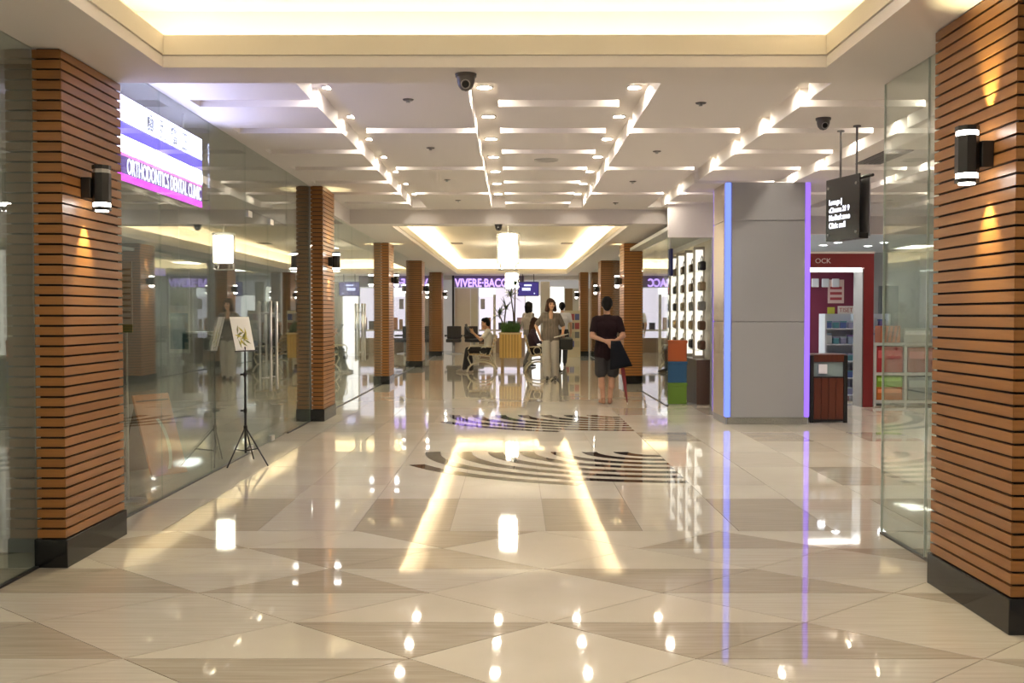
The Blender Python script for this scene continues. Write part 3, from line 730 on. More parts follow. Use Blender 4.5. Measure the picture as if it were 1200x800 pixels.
MB().box(-.16, .16, -.006, .006, 0, .13).build('card', mat('card_white', (.75, .75, .73), .5), t); text_mesh('lettering', 'TISET', .1, mat('print_red', (.35, .05, .06), .5), t, Matrix.Translation((-.14, -.007, .03)) @ Matrix.Rotation(R(90), 4, 'X'), .0005, .95)
t = tag(bx('price_card', mat('card_lime', (.55, .60, .08), .5), 5.22, 5.34, 17.05, 17.06, 1.42, 1.53), 'lime yellow card standing on the gondola', 'card')
# white cube shelf with boxed goods right of the portal
t = thing('cube_shelf', 'white cube shelf of boxed goods outside the red portal', 'shelf', (6.30, 16.0, 0)); fw = mat('cube_white', (.66, .68, .68), .4)
for x in (-.72, -.25, .25, .72): MB().box(x - .02, x + .02, -.2, .2, 0, .97).build('upright', fw, t)
for z in (.06, .49, .95): MB().box(-.70, .70, -.2, .2, z - .02, z + .02).build('shelf', fw, t)
MB().box(-.70, .70, .18, .2, .02, .95).build('back', fw, t)
def carton(x, y, z, w, h, d, col, nm, label, striped=False):
    t = thing('carton', label, 'box', (x, y, z), group='boxed goods on the cube shelf')
    m = mat('carton_' + nm, col, .45); MB().box(-w / 2, w / 2, -d / 2, d / 2, 0, h).build('body', m, t, bevel=.004)
    if striped:
        for i in range(4): MB().add([(-w / 2 + .02 + i * w / 4.6, -d / 2 - .002, .01), (-w / 2 + .02 + i * w / 4.6 + .025, -d / 2 - .002, .01), (-w / 2 + .06 + i * w / 4.6 + .025, -d / 2 - .002, h - .01), (-w / 2 + .06 + i * w / 4.6, -d / 2 - .002, h - .01)], [(0, 1, 2, 3)]).build('stripe', mat('stripe_dark', (.05, .03, .03), .5), t)
    else: MB().box(-w / 2 + .02, w / 2 - .02, -d / 2 - .003, -d / 2, h * .55, h * .85).build('label_patch', mat('patch_' + nm, tuple(min(1, q * 1.6 + .1) for q in col), .5), t)
rows = [(5.815, .515, (.38, .02, .03), 'red', .40), (5.815, .085, (.52, .14, .02), 'orange', .20), (5.815, .285, (.22, .42, .03), 'lime', .17),
        (6.30, .515, (.36, .09, .09), 'dusty_red', .38), (6.30, .085, (.20, .24, .27), 'slate', .36), (6.79, .515, (.34, .07, .07), 'brick', .30), (6.79, .085, (.25, .29, .32), 'grey_blue', .33)]
for x, z, col, nm, h in rows:
    if nm == 'lime': carton(x, 15.98, .285, .40, h, .3, col, nm, 'lime green carton on top of the orange one')
    else: carton(x, 15.98, z, .40, h, .3, col, nm, '%s carton in the white cube shelf' % nm.replace('_', ' '))
carton(5.83, 15.98, .972, .30, .26, .26, (.45, .10, .02), 'striped', 'orange and black striped carton on the cube shelf', True)
carton(6.25, 15.98, .972, .42, .22, .26, (.42, .44, .44), 'grey', 'pale grey carton standing on the cube shelf')
carton(6.74, 15.98, .972, .36, .30, .26, (.30, .26, .38), 'lilac', 'lilac grey carton standing on the cube shelf')
struct(bx('door_3', mat('grey_door', (.16, .18, .19), .5), 8.18, 8.6, 22.93, 23.0, 0, 2.05), 'grey door in the shop back wall')
# wire rack of small goods behind the glass screen
t = thing('slat_wall_rack', 'tall grey rack with many thin shelves beside the shop', 'rack', (8.3, 18.0, 0)); rk = mat('rack_grey', (.40, .37, .38), .4)
for s_ in (-1, 1): MB().box(s_ * .6 - .02, s_ * .6 + .02, -.2, .2, 0, 2.2).build('upright', rk, t)
for i in range(9): MB().box(-.58, .58, -.2, .2, .2 + .22 * i, .225 + .22 * i).build('shelf', rk, t)

# ================================================================ BAG STORE: back-lit display wall, bags, cubes
t = thing('display_wall', 'backlit display wall with shelves of bags', 'display', (3.10, 16.0, 0))
MB().box(-.02, .05, 0, 4.4, 0, 2.58).build('back_panel', mat('display_cream', (.55, .50, .42), .5), t)
cols = [(16.25 + .85 * i - 16.0) for i in range(5)]
for y in cols:
    MB().box(-.17, -.05, y + .285, y + .298, .75, 2.45).build('light_strip', emis('display_glow', (1, .93, .78), .42), t)
    MB().box(-.20, -.02, y + .30, y + .34, .0, 2.5).build('divider', mat('display_cream', (.55, .50, .42), .5), t)
ZS = (.85, 1.16, 1.47, 1.78, 2.10)
for z in ZS: MB().box(-.20, -.02, .05, 4.2, z - .015, z).build('shelf', CLEAR, t)
MB().box(-.24, -.02, 0, 4.3, 0, .70).build('lower_cabinet', mat('cabinet_brown', (.10, .06, .045), .3), t)
def bag(m):
    t = empty('handbag'); MB().prism([(-.12, -.05), (.12, -.05), (.12, .05), (-.12, .05)], 0, .15).build('body', m, t, bevel=.03)
    MB().tube([(-.07, 0, .14), (-.06, 0, .2), (0, 0, .235), (.06, 0, .2), (.07, 0, .14)], .007, 6).build('handle', m, t); return t
bcs = [('black', (.02, .02, .02)), ('brown', (.12, .06, .03)), ('grey', (.22, .22, .22)), ('tan', (.34, .24, .13)), ('red', (.45, .02, .04))]
bp_ = [bag(mat('bag_' + n, q, .4)) for n, q in bcs]; bu = [False] * 5; rnd = random.Random(3)
for ci, y in enumerate(cols):
    for zi, z in enumerate(ZS):
        k = rnd.randrange(4)
        if (ci, zi) == (4, 3): k = 4
        o = bp_[k] if not bu[k] else dup(bp_[k]); bu[k] = True
        o.location = (2.98, 16.0 + y, z); o.rotation_euler = (0, 0, math.pi / 2)
        tag(o, '%s handbag on the backlit display wall' % bcs[k][0], 'handbag', 'handbags on the display wall')
for i, (col, nm) in enumerate((((.16, .30, .03), 'green'), ((.02, .10, .22), 'blue'), ((.50, .11, .02), 'orange'))):
    t = thing('storage_cube', '%s display cube %s stack behind the store glass' % (nm, ('at bottom of', 'in middle of', 'on top of')[i]), 'cube', (2.575, 16.25, .335 * i), group='stacked display cubes')
    m = mat('cube_' + nm, col, .45); w = .15
    MB().prism([(-w, -w), (w, -w), (w, w), (-w, w)], 0, .30).build('body', m, t, bevel=.008); MB().box(-w - .01, w + .01, -w - .01, w + .01, .285, .333).build('lid', m, t, bevel=.008)
t = thing('wall_screen', 'blue banner panel above the store shelves', 'banner', (2.62, 17.2, 2.05)); MB().box(-.02, .02, -.2, .2, 0, .45).build('frame', mat('banner_blue', (.03, .04, .22), .4), t)
MB().box(-.16, -.02, -.02, .02, .02, .43).build('face', mat('banner_pale', (.45, .5, .75), .4), t); MB().cyl((0, 0, .45), (0, 0, .65), .006, n=6).build('hanger', STEEL, t)
struct(bx('trim_3', mat('grey_jamb', (.36, .37, .40), .35, .3), 3.02, 3.26, 15.66, 15.75, 0, 2.58))
# low counters in the far stores so the glass shows fittings
def counter(x, y, w, l, label, m): 
    t = thing('store_counter', label, 'counter', (x, y, 0)); MB().box(-w / 2, w / 2, -l / 2, l / 2, .08, .86).build('body', m, t, bevel=.008); MB().box(-w / 2 - .03, w / 2 + .03, -l / 2 - .03, l / 2 + .03, .86, .90).build('worktop', WALLW, t); MB().box(-w / 2 + .04, w / 2 - .04, -l / 2 + .04, l / 2 - .04, 0, .08).build('plinth', BLACK, t)
counter(4.2, 25.5, .6, 2.2, 'grey counter inside the shop side store after first pillar', WALLG)
counter(4.0, 31.0, .6, 2.4, 'brown counter inside the far shop side store', mat('cabinet_brown', (.10, .06, .045), .3))
counter(-4.9, 29.5, .6, 2.6, 'dark counter inside the far salon', mat('cabinet_brown', (.10, .06, .045), .3))

# ================================================================ SALON CHAIRS
def salon_chair(cloth):
    t = empty('salon_chair'); bk = mat('vinyl_black', (.02, .02, .022), .35)
    MB().box(-.27, .27, -.26, .26, .42, .54).build('seat', bk, t, bevel=.03); MB().box(-.26, .26, .2, .3, .54, 1.0).build('backrest', bk, t, bevel=.03)
    for s in (-1, 1): MB().box(s * .29 - .03, s * .29 + .03, -.2, .24, .62, .69).build('armrest', bk, t, bevel=.015); 
    MB().cyl((0, 0, .05), (0, 0, .42), .04).build('pedestal', STEEL, t, True); MB().lathe([(0, .05), (.08, .05), (.28, .02), (.3, 0), (0, 0)], n=24).build('base', STEEL, t, True)
    if cloth:
        mb = MB(); n = 28; vs = []
        for ring, (r, z) in enumerate(((.10, 1.04), (.33, 1.0), (.37, .75), (.40, .5))):
            for i in range(n): a = 2 * math.pi * i / n; vs.append(((r + .025 * math.sin(6 * a) * ring / 3) * math.cos(a), (r + .025 * math.sin(6 * a) * ring / 3) * math.sin(a) * .95 + .03, z))
        fs = [(j * n + i, j * n + (i + 1) % n, (j + 1) * n + (i + 1) % n, (j + 1) * n + i) for j in range(3) for i in range(n)] + [tuple(range(n))]
        mb.add(vs, fs).build('cloth_cover', mat('cloth_white', (.75, .74, .72), .8), t, True)
    return t
c0 = salon_chair(True); c0.location = (-3.55, 18.4, 0); tag(c0, 'white draped salon chair right behind the bar handled glass door', 'chair', 'draped salon chairs')
for (x, y, lb) in ((-3.7, 19.9, 'white draped salon chair in middle of the row by the glass'), (-4.6, 17.3, 'white draped salon chair set back deepest from the glass'), (-3.6, 22.9, 'white draped salon chair nearest the salon cross wall')): dup(c0, (x, y, 0), R(random.uniform(-40, 40)), lb)
c1 = salon_chair(False); c1.location = (-2.16, 36.9, 0); tag(c1, 'black salon chair nearest the dark post at corridor end', 'chair', 'black chairs at the corridor end'); dup(c1, (-1.42, 36.9, 0), R(30), 'black salon chair turned aside before cream post at corridor end')

# ================================================================ FAR END WALL (y = 38)
YE = 38.0
def ex(x): return (x - 602) / F * YE
def ez(y): return H - (y - 369) / F * YE
wall('wall_back', -7, 9.2, YE + 2.2, YE + 2.3, 0, 3.3, WALLW)
struct(bx('trim_4', mat('dark_post', (.03, .025, .02), .4), ex(530), ex(532.5), YE - .1, YE, 0, 2.86))
def endpanel(name, x0, x1, y0, y1, m, dy=0, label=None, cat='panel'):
    o = bx(name, m, ex(x0), ex(x1), YE + dy, YE + dy + .08, max(0, ez(y1)), min(2.86, ez(y0)))
    return tag(o, label, cat)
beige = mat('beige_panel', (.70, .60, .48), .5); cream = mat('cream_post', (.66, .60, .46), .4)
endpanel('wall_panel', 533, 551, 338, 420, beige, 0, 'plain beige wall panel behind the black salon chairs')
endpanel('door_post', 552, 560, 338, 420, cream, -.05, 'pale cream post beside the lit shop window', 'post')
endpanel('door_post', 633.5, 644, 330, 420, mat('grey_post', (.42, .40, .37), .25, .4), -.1, 'shiny grey post behind the walking woman', 'post')
endpanel('door_post', 578, 581, 345, 420, cream, -.02, 'thin cream mullion of the lit shop window', 'post')
endpanel('wall_panel', 662, 671, 338, 420, mat('brown_panel', (.30, .20, .10), .5), 0, 'brown wall panel next to the pale pillar')
endpanel('wall_panel', 671, 700, 338, 420, mat('pale_panel', (.60, .56, .50), .5), .02, 'pale wall panel behind the last pillar')
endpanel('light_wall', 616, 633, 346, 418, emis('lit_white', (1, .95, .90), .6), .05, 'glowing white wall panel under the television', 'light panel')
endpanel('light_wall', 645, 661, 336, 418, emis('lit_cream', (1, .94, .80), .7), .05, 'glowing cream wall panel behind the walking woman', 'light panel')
t = thing('shop_window', 'bright lit shop window under purple lettering', 'shop window', (ex(588), YE + .1, 0))
def sw_(name, x0, x1, y0, y1, m, dy=0): MB().box(ex(x0) - ex(588), ex(x1) - ex(588), dy, dy + .05, max(0, ez(y1)), ez(y0)).build(name, m, t)
sw_('back_glow', 561, 615, 337, 396, emis('window_lilac', (.95, .86, .98), .36), .35)
sw_('transom_glow', 561, 580, 337, 347, emis('window_white', (1, .98, 1), .6), .2)
sw_('lower_wall', 561, 615, 396, 420, mat('lower_brown', (.25, .17, .11), .5), .0)
sw_('shelf', 561, 615, 386, 388, mat('shelf_pale', (.6, .58, .55), .4), .1)
for (x0, x1, y0, y1, col) in ((563, 568, 350, 362, (.5, .45, .42)), (570, 575, 372, 386, (.45, .18, .08)), (564, 568, 374, 386, (.55, .3, .12)), (584, 591, 378, 386, (.03, .03, .06)), (595, 604, 376, 386, (.04, .04, .05)), (606, 612, 372, 386, (.35, .2, .2))):
    sw_('display_item', x0, x1, y0, y1, mat('disp_%d' % x0, col, .4), .15)
s = thing('shop_lettering', 'purple glowing shop letters over the far lit window', 'sign', (ex(533.5), YE - .12, ez(336)))
text_mesh('lettering', 'VIVERE·BACC', .42, emis('letter_violet', (.55, .36, 1), .62), s, Matrix.Rotation(R(90), 4, 'X'), .03, 1, bold=.012)
tmx = s.children[0].data; wx = max(v.co.x for v in tmx.vertices)
for v in tmx.vertices: v.co.x *= (ex(594) - ex(533.5)) / wx
MB().box(-.02, 2.55, .02, .06, -.01, .40).build('back_board', mat('sign_board_lilac', (.22, .17, .27), .5), s)
struct(bx('trim_5', PAINT, -2.7, 2.7, YE - .02, YE + .1, 2.70, 2.87))
t = thing('television', 'wall television with purple screen under ceiling at corridor end', 'television', (0, 0, 0)); t.location = (on_y(619, 339, 36.6).x, 36.6, on_y(619, 347, 36.6).z)
MB().box(-.38, .38, -.03, .03, 0, .52).build('casing', BLACK, t, bevel=.01); MB().box(-.36, .36, -.034, -.03, .02, .50).build('screen', emis('tv_violet', (.07, .05, .22), .35), t)
for (x0, x1, z0, z1) in ((-.22, .08, .2, .3), (-.15, .12, .36, .42), (.2, .24, .08, .12)): MB().box(x0, x1, -.037, -.034, z0, z1).build('screen_text', emis('tv_text', (.62, .66, 1), .6), t)
for x in (-.2, .2): MB().cyl((x, 0, .52), (x, 0, 2.86 - t.location.z), .012, n=8).build('hanger', BLACK, t)
# lilac light signs seen through far glass
for (x, y, z, l, lab) in ((-3.6, 27.0, 2.35, 1.6, 'lilac lit strip sign inside the far salon glass'), (-3.3, 33.0, 2.3, 1.2, 'lilac lit strip sign deep in the salon'), (3.4, 25.0, 2.35, 1.4, 'lilac lit strip sign inside the shop side store')):
    t = thing('strip_sign', lab, 'sign', (x, y, z)); MB().box(-.02, .02, -l / 2, l / 2, 0, .22).build('case', WALLG, t); MB().box(.02 if x < 0 else -.025, .025 if x < 0 else -.02, -l / 2 + .02, l / 2 - .02, .02, .20).build('face', emis('lilac_sign', (.60, .45, 1), .45), t)
    MB().cyl((0, 0, .22), (0, 0, 2.95 - z), .008, n=6).build('hanger', STEEL, t)
# newsstand at the far right
t = thing('magazine_rack', 'cream magazine rack at the foot of the pale pillar', 'rack', (1.95, 34.2, 0))
MB().box(-.28, .28, 0, .3, 0, 1.55).build('case', mat('rack_cream', (.62, .54, .38), .5), t)
for i in range(4):
    MB().box(-.27, .27, -.06, 0, .3 + .3 * i, .33 + .3 * i).build('ledge', mat('rack_cream', (.62, .54, .38), .5), t)
    for j in range(3): MB().box(-.25 + .17 * j, -.10 + .17 * j, -.04, -.02, .33 + .3 * i, .54 + .3 * i).build('magazine', mat('mag_%d' % ((i + j) % 4), [(.3, .05, .06), (.1, .12, .3), (.5, .45, .3), (.15, .15, .15)][(i + j) % 4], .4), t)

# ================================================================ PLANTER, BENCHES
PX0, PX1, PY = -.34, .18, 25.0
t = thing('planter_box', 'golden slatted wooden planter box between two benches', 'planter', ((PX0 + PX1) / 2, PY + .55, 0))
hw = (PX1 - PX0) / 2
MB().box(-hw + .02, hw - .02, -.53, .53, .36, .93).build('liner', mat('planter_brown', (.20, .11, .03), .5), t)
me = MB().box(-.03, .03, -.012, .012, .35, .93).mesh('slat'); me.materials.append(OAK)
for i in range(7):
    for sy in (-1, 1): link('slat', me, t, (-hw + .04 + (2 * hw - .08) * i / 6, sy * .542, 0))
for i in range(14):
    for sx in (-1, 1): o = link('slat', me, t, (sx * hw, -.5 + i / 13, 0)); o.rotation_euler = (0, 0, R(90))
MB().box(-hw - .03, hw + .03, -.58, .58, .93, .97).build('rim', mat('rim_pale', (.66, .52, .30), .4), t, bevel=.004); [MB().box(sx * (hw - .06) - .035, sx * (hw - .06) + .035, sy * .46 - .035, sy * .46 + .035, 0, .36).build('leg', mat('planter_leg', (.34, .24, .12), .5), t) for sx in (-1, 1) for sy in (-1, 1)]
MB().box(-hw + .03, hw - .03, -.5, .5, .965, .985).build('soil', mat('soil', (.03, .02, .012), .9), t)
green = mat('grass_green', (.05, .13, .025), .5, var=.4); leafm = mat('dracaena_leaf', (.10, .14, .06), .4, var=.4); bark = mat('bark', (.12, .08, .05), .8)
def blade(mb, p, d, l, w, droop):
    p = Vector(p); d = Vector(d).normalized(); sd = d.cross(Vector((0, 0, 1)))
    sd = sd.normalized() if sd.length > .01 else Vector((1, 0, 0)); pts = []
    for k in range(4):
        q = k / 3; c_ = p + d * l * q + Vector((0, 0, -droop * q * q)); ww = w * (1 - q ** 2) + .001; pts += [c_ - sd * ww, c_ + sd * ww]
    mb.add(pts, [(0, 1, 3, 2), (2, 3, 5, 4), (4, 5, 7, 6)])
mb = MB(); rnd = random.Random(5)
for i in range(700):
    blade(mb, (rnd.uniform(-hw + .04, hw - .04), rnd.uniform(-.5, .5), .98), (rnd.uniform(-.35, .35), rnd.uniform(-.35, .35), 1), rnd.uniform(.18, .34), .007, .04)
g = mb.build('planter_grass', green, None, loc=t.location); g['kind'] = 'stuff'; tag(g, 'thick green grass growing in the wooden planter', 'grass')
def dracaena(x, y, z, h, heads, label, seed):
    r = random.Random(seed); t = thing('dracaena_plant', label, 'plant', (x, y, z))
    for (dx, hh) in heads:
        tr = MB().tube([(0, 0, 0), (dx * .3, 0, hh * .5), (dx, 0, hh)], [.022, .018, .015], 7).build('stem', bark, t, True)
        mb = MB()
        for i in range(34):
            a = r.uniform(0, 6.28); el = r.uniform(-.2, 1.2); blade(mb, (dx, 0, hh - r.uniform(0, .08)), (math.cos(a) * math.cos(el), math.sin(a) * math.cos(el), math.sin(el)), r.uniform(.25, .42), .016, r.uniform(.02, .14))
        mb.build('leaf_crown', leafm, t)
dracaena(.02, PY + .6, .98, 1.1, ((.02, 1.22), (-.1, .95)), 'tall dracaena with spiky crown rising from the planter', 1)
dracaena(-.24, PY + .4, .98, .6, ((-.12, .45), (.05, .62)), 'shorter spiky dracaena at the planter corner', 2)
iron = mat('bench_iron', (.62, .58, .48), .4); benchw = mat('bench_slat', (.50, .36, .18), .45, var=.15)
def bench(x, y, rz, label):
    """faces -x; runs along y"""
    t = thing('park_bench', label, 'bench', (x, y, 0), rz)
    for k, yy in enumerate((-.62, .62)):
        mb = MB()
        arch = [(-.36 + .0, yy, .015)] + [(.0 + .34 * math.cos(R(a)), yy, .02 + .25 * math.sin(R(a))) for a in range(170, 5, -15)] + [(.36, yy, .015)]
        mb.tube(arch, .022, 8)
        mb.tube([(-.26, yy, .20), (-.33, yy, .36), (-.30, yy, .44), (0, yy, .42), (.20, yy, .40), (.26, yy, .25)], .018, 8)
        mb.tube([(.18, yy, .40), (.27, yy, .62), (.33, yy, .86), (.37, yy, .87)], .018, 8)
        mb.tube([(-.30, yy, .44), (-.33, yy, .56), (-.28, yy, .64), (-.05, yy, .645), (.26, yy, .62)], .016, 8)
        mb.tube([(.05 + .09 * math.cos(R(a)), yy, .53 + .09 * math.sin(R(a))) for a in range(0, 361, 30)], .010, 6)
        mb.tube([(-.13 + .06 * math.cos(R(a)), yy, .35 + .06 * math.sin(R(a))) for a in range(0, 361, 30)], .010, 6)
        mb.build('end_frame', iron, t, True)
    me = MB().box(-.035, .035, -.70, .70, -.012, .012).mesh('seat_slat'); me.materials.append(benchw)
    for i in range(6): link('seat_slat', me, t, (-.27 + .09 * i, 0, .455 - .006 * i))
    for i in range(5):
        o = link('back_slat', me, t, (.235 + .028 * i, 0, .53 + .085 * i)); o.rotation_euler = (0, R(72), 0)
    return t
bench(-.78, PY + .45, 0, 'ornate iron bench carrying the reading man')
bench(.62, PY + .45, math.pi, 'ornate iron bench behind the planter with seated dark-clothed person')

# ================================================================ PEOPLE
V3 = Vector
SKIN = mat('skin_tan', (.46, .25, .155), .5); SKIN2 = mat('skin_light', (.55, .33, .22), .5); HAIR = mat('hair_black', (.006, .005, .005), .6, spec=.15); HAIRB = mat('hair_brown', (.035, .014, .009), .6, spec=.2)
EYE = mat('eye_dark', (.01, .008, .008), .2); LIP = mat('lip', (.35, .09, .08), .4)
def cap_mesh(mb, a, b, ra, rb):
    a, b = V3(a), V3(b); mb.ball(a, ra, 12, 8); mb.ball(b, rb, 12, 8)
    if (b - a).length > 1e-4: mb.cyl(a, b, ra * .985, rb * .985, n=12)
def seg_sd(p, a, b, ra, rb):
    ab = b - a; l2 = ab.length_squared; t = 0 if l2 < 1e-9 else max(0, min(1, (p - a).dot(ab) / l2))
    return (p - a - ab * t).length - (ra + (rb - ra) * t)
def hand(C, wrist, d, n, side, curl=.5, tg='skin'):
    """palm and five fingers; d along the hand, n palm normal (curl direction), side +1/-1 thumb side"""
    w, d, n = V3(wrist), V3(d).normalized(), V3(n).normalized(); s = d.cross(n).normalized() * side
    for k in (-1, 0, 1): C.append((w + s * .018 * k, w + d * .075 + s * .026 * k, .018, .015, tg))
    for k, (o, l) in enumerate(((.036, .068), (.013, .078), (-.011, .072), (-.034, .056))):
        b = w + d * .08 + s * o; m = b + (d * math.cos(curl * .7) + n * math.sin(curl * .7)) * l * .5
        C.append((b, m, .0095, .009, tg)); C.append((m, m + (d * math.cos(curl * 1.7) + n * math.sin(curl * 1.7)) * l * .5, .009, .008, tg))
    b = w + d * .02 + s * .028; m = b + (d * .6 + s * .75 + n * .2).normalized() * .042
    C.append((b, m, .012, .0105, tg)); C.append((m, m + (d * .9 + s * .2 + n * .35).normalized() * .034, .0105, .009, tg))
def head_caps(C, hc, fd, up):
    """hc head centre, fd facing, up head axis"""
    hc, fd, up = V3(hc), V3(fd).normalized(), V3(up).normalized(); sd = up.cross(fd)
    C += [(hc + up * .035 - fd * .015, hc + up * .03 + fd * .02, .085, .08, 'skin'), (hc - up * .02 + fd * .03, hc - up * .075 + fd * .05, .066, .043, 'skin'),
          (hc + up * .005 + fd * .093, hc - up * .022 + fd * .108, .009, .014, 'skin'), (hc - up * .085 + fd * .055, hc - up * .088 + fd * .06, .03, .026, 'skin')]
    for s in (-1, 1):
        C.append((hc + sd * s * .084 + up * .012 - fd * .005, hc + sd * s * .082 - up * .028, .014, .010, 'skin'))
        C.append((hc + sd * s * .04 - up * .02 + fd * .06, hc + sd * s * .03 - up * .03 + fd * .065, .03, .025, 'skin'))
def make_person(label, loc, rz, C, mats, voxel=.011, head=None, hair=None, hairm=None):
    mb = MB()
    C = [(V3(a), V3(b), ra, rb, tg) for a, b, ra, rb, tg in C]
    for a, b, ra, rb, tg in C: cap_mesh(mb, a, b, ra, rb)
    me = mb.mesh('person'); bm = bmesh.new(); bm.from_mesh(me); bmesh.ops.recalc_face_normals(bm, faces=bm.faces); bm.to_mesh(me); bm.free()
    o = bpy.data.objects.new('tmp', me); COL.objects.link(o)
    m = o.modifiers.new('r', 'REMESH'); m.mode = 'VOXEL'; m.voxel_size = voxel; m.use_smooth_shade = True
    s_ = o.modifiers.new('s', 'SMOOTH'); s_.factor = .5; s_.iterations = 2
    dg = bpy.context.evaluated_depsgraph_get(); dg.update()
    nm = bpy.data.meshes.new_from_object(o.evaluated_get(dg)); bpy.data.objects.remove(o)
    nm.name = 'person'; nm.materials.clear(); keys = list(mats)
    for k in keys: nm.materials.append(mats[k])
    # every face takes the cloth of the nearest limb piece
    import numpy as np
    N = len(nm.polygons); P = np.empty(N * 3); nm.polygons.foreach_get('center', P); P = P.reshape(-1, 3); best = np.full(N, 1e9); idx = np.zeros(N, int)
    for a, b, ra, rb, tg in C:
        A = np.array(a); AB = np.array(b) - A; l2 = AB.dot(AB); q = P - A
        tt = np.zeros(N) if l2 < 1e-9 else np.clip(q.dot(AB) / l2, 0, 1)
        d = np.linalg.norm(q - tt[:, None] * AB, axis=1) - (ra + (rb - ra) * tt); w = d < best; best[w] = d[w]; idx[w] = keys.index(tg)
    nm.polygons.foreach_set('material_index', idx.astype('int32')); nm.polygons.foreach_set('use_smooth', [True] * N)
    p = link('person', nm, None, loc); p.rotation_euler = (0, 0, rz); tag(p, label, 'person')
    if head:
        hc, fd, up = [V3(q) for q in head]; fd.normalize(); up.normalize(); sd = up.cross(fd)
        for s in (-1, 1): MB().ball(hc + sd * s * .033 + up * .012 + fd * .088, .0125, 10, 6).build('eye', EYE, p, True); MB().tube([hc + sd * s * .018 + up * .034 + fd * .093, hc + sd * s * .05 + up * .034 + fd * .082], .004, 6).build('eyebrow', HAIR, p)
        MB().tube([hc - sd * .022 - up * .055 + fd * .088, hc - up * .053 + fd * .098, hc + sd * .022 - up * .055 + fd * .088], .006, 6).build('mouth', LIP, p, True)
        if hair:
            hb = MB()
            for (a, b, ra, rb) in hair(hc, fd, up, sd): cap_mesh(hb, a, b, ra, rb)
            ho = hb.build('hair', hairm or HAIR, p, True)
            m = ho.modifiers.new('r', 'REMESH'); m.mode = 'VOXEL'; m.voxel_size = .011; m.use_smooth_shade = True
    return p
def short_hair(hc, fd, up, sd):
    return [(hc + up * .055 - fd * .03, hc + up * .05 + fd * .01, .087, .080), (hc + up * .0 - fd * .045, hc - up * .035 - fd * .05, .078, .06), (hc + up * .10 + fd * .03, hc + up * .09 + fd * .055, .04, .034)] + [(hc + sd * s * .055 + up * .04, hc + sd * s * .068 - up * .0 - fd * .015, .04, .026) for s in (-1, 1)]
def bob_hair(hc, fd, up, sd):
    o = [(hc + up * .06 - fd * .03, hc + up * .055 + fd * .015, .092, .083), (hc - fd * .05, hc - up * .11 - fd * .05, .088, .075)]
    for s in (-1, 1): o += [(hc + sd * s * .07 + up * .04 + fd * .01, hc + sd * s * .095 - up * .11 + fd * .0, .04, .045), (hc + sd * s * .04 + up * .085 + fd * .05, hc + sd * s * .078 + up * .02 + fd * .035, .03, .026)]
    return o
def long_hair(hc, fd, up, sd):
    return bob_hair(hc, fd, up, sd) + [(hc - up * .08 - fd * .06, hc - up * .32 - fd * .085, .085, .06)]
def torso(C, pelvis, chest, neck, shl, shr, tg, low='low', w=1.0):
    pelvis, chest, neck, shl, shr = [V3(q) for q in (pelvis, chest, neck, shl, shr)]; sd = (shl - shr).normalized()
    for k in (-1, 1):
        C.append((pelvis + sd * .075 * k * w, pelvis.lerp(chest, .45) + sd * .055 * k * w, .105 * w, .10 * w, tg)); C.append((pelvis.lerp(chest, .45) + sd * .055 * k * w, chest + sd * .075 * k * w, .10 * w, .115 * w, tg))
        C.append((pelvis + sd * .07 * k * w, pelvis + V3((0, 0, -.06)) + sd * .085 * k * w, .112 * w, .108 * w, low))
    C += [(chest, neck - (neck - chest) * .25, .12 * w, .075, tg), (shl, shr, .068, .068, tg), (chest.lerp(neck, .6), shl, .075, .062, tg), (chest.lerp(neck, .6), shr, .075, .062, tg)]
def leg(C, hip, knee, ank, tg, r=(.095, .07, .05), toe=None, shoe='shoe', skin_from=None):
    hip, knee, ank = V3(hip), V3(knee), V3(ank); C += [(hip, knee, r[0], r[1], tg), (knee, ank, r[1], r[2], tg)]
    if toe is not None:
        toe = V3(toe); dr = (toe - ank); dr.z = 0; dr.normalize(); hl = V3((ank.x, ank.y, .032)) - dr * .035
        C += [(ank, hl, .036, .03, shoe), (hl, V3((toe.x, toe.y, .028)), .032, .026, shoe), (V3((ank.x, ank.y, ank.z - .02)), V3((toe.x, toe.y, .03)), .034, .022, shoe)]
def arm(C, sh, el, wr, sleeve, tg='shirt', full=False):
    sh, el, wr = V3(sh), V3(el), V3(wr); C += [(sh, el, .05, .04, tg if full else 'skin'), (el, wr, .039, .028, tg if full else 'skin')]
    if sleeve: C.append((sh, sh.lerp(el, sleeve), .066, .062, tg))

# --- man seen from behind, hands clasped behind his back (turned 180 degrees: +x local is the left of the picture)
C = []
torso(C, (0, 0, .93), (0, -.01, 1.22), (0, .0, 1.40), (.160, .0, 1.325), (-.160, 0, 1.325), 'shirt', 'shorts')
C += [((0, 0, 1.36), (0, -.01, 1.47), .056, .052, 'skin'), ((0, .01, .80), (0, .01, .95), .128, .124, 'shirt'), ((.085, 0, .80), (.075, 0, 1.0), .126, .108, 'shirt'), ((-.085, 0, .80), (-.075, 0, 1.0), .126, .108, 'shirt')]
for s, kx in ((1, .085), (-1, .075)):
    leg(C, (s * .09, 0, .84), (s * kx, -.015, .46), (s * (kx - .025), .01, .09), 'skin', (.085, .055, .036), (s * (kx + .01), -.16, 0), 'shoe')
    C.append(((s * .092, 0, .80), (s * .095, -.01, .50), .108, .098, 'shorts')); C.append(((s * kx, .02, .38), (s * kx, .025, .28), .05, .052, 'skin'))
arm(C, (.18, 0, 1.315), (.245, .10, 1.07), (.03, .17, .99), .62); arm(C, (-.18, 0, 1.315), (-.25, .09, 1.07), (-.10, .17, .985), .62)
hand(C, (.03, .175, .99), (-1, .05, -.05), (0, -1, 0), -1, .5); hand(C, (-.10, .18, .985), (.6, .1, -.8), (0, -1, 0), 1, .9)
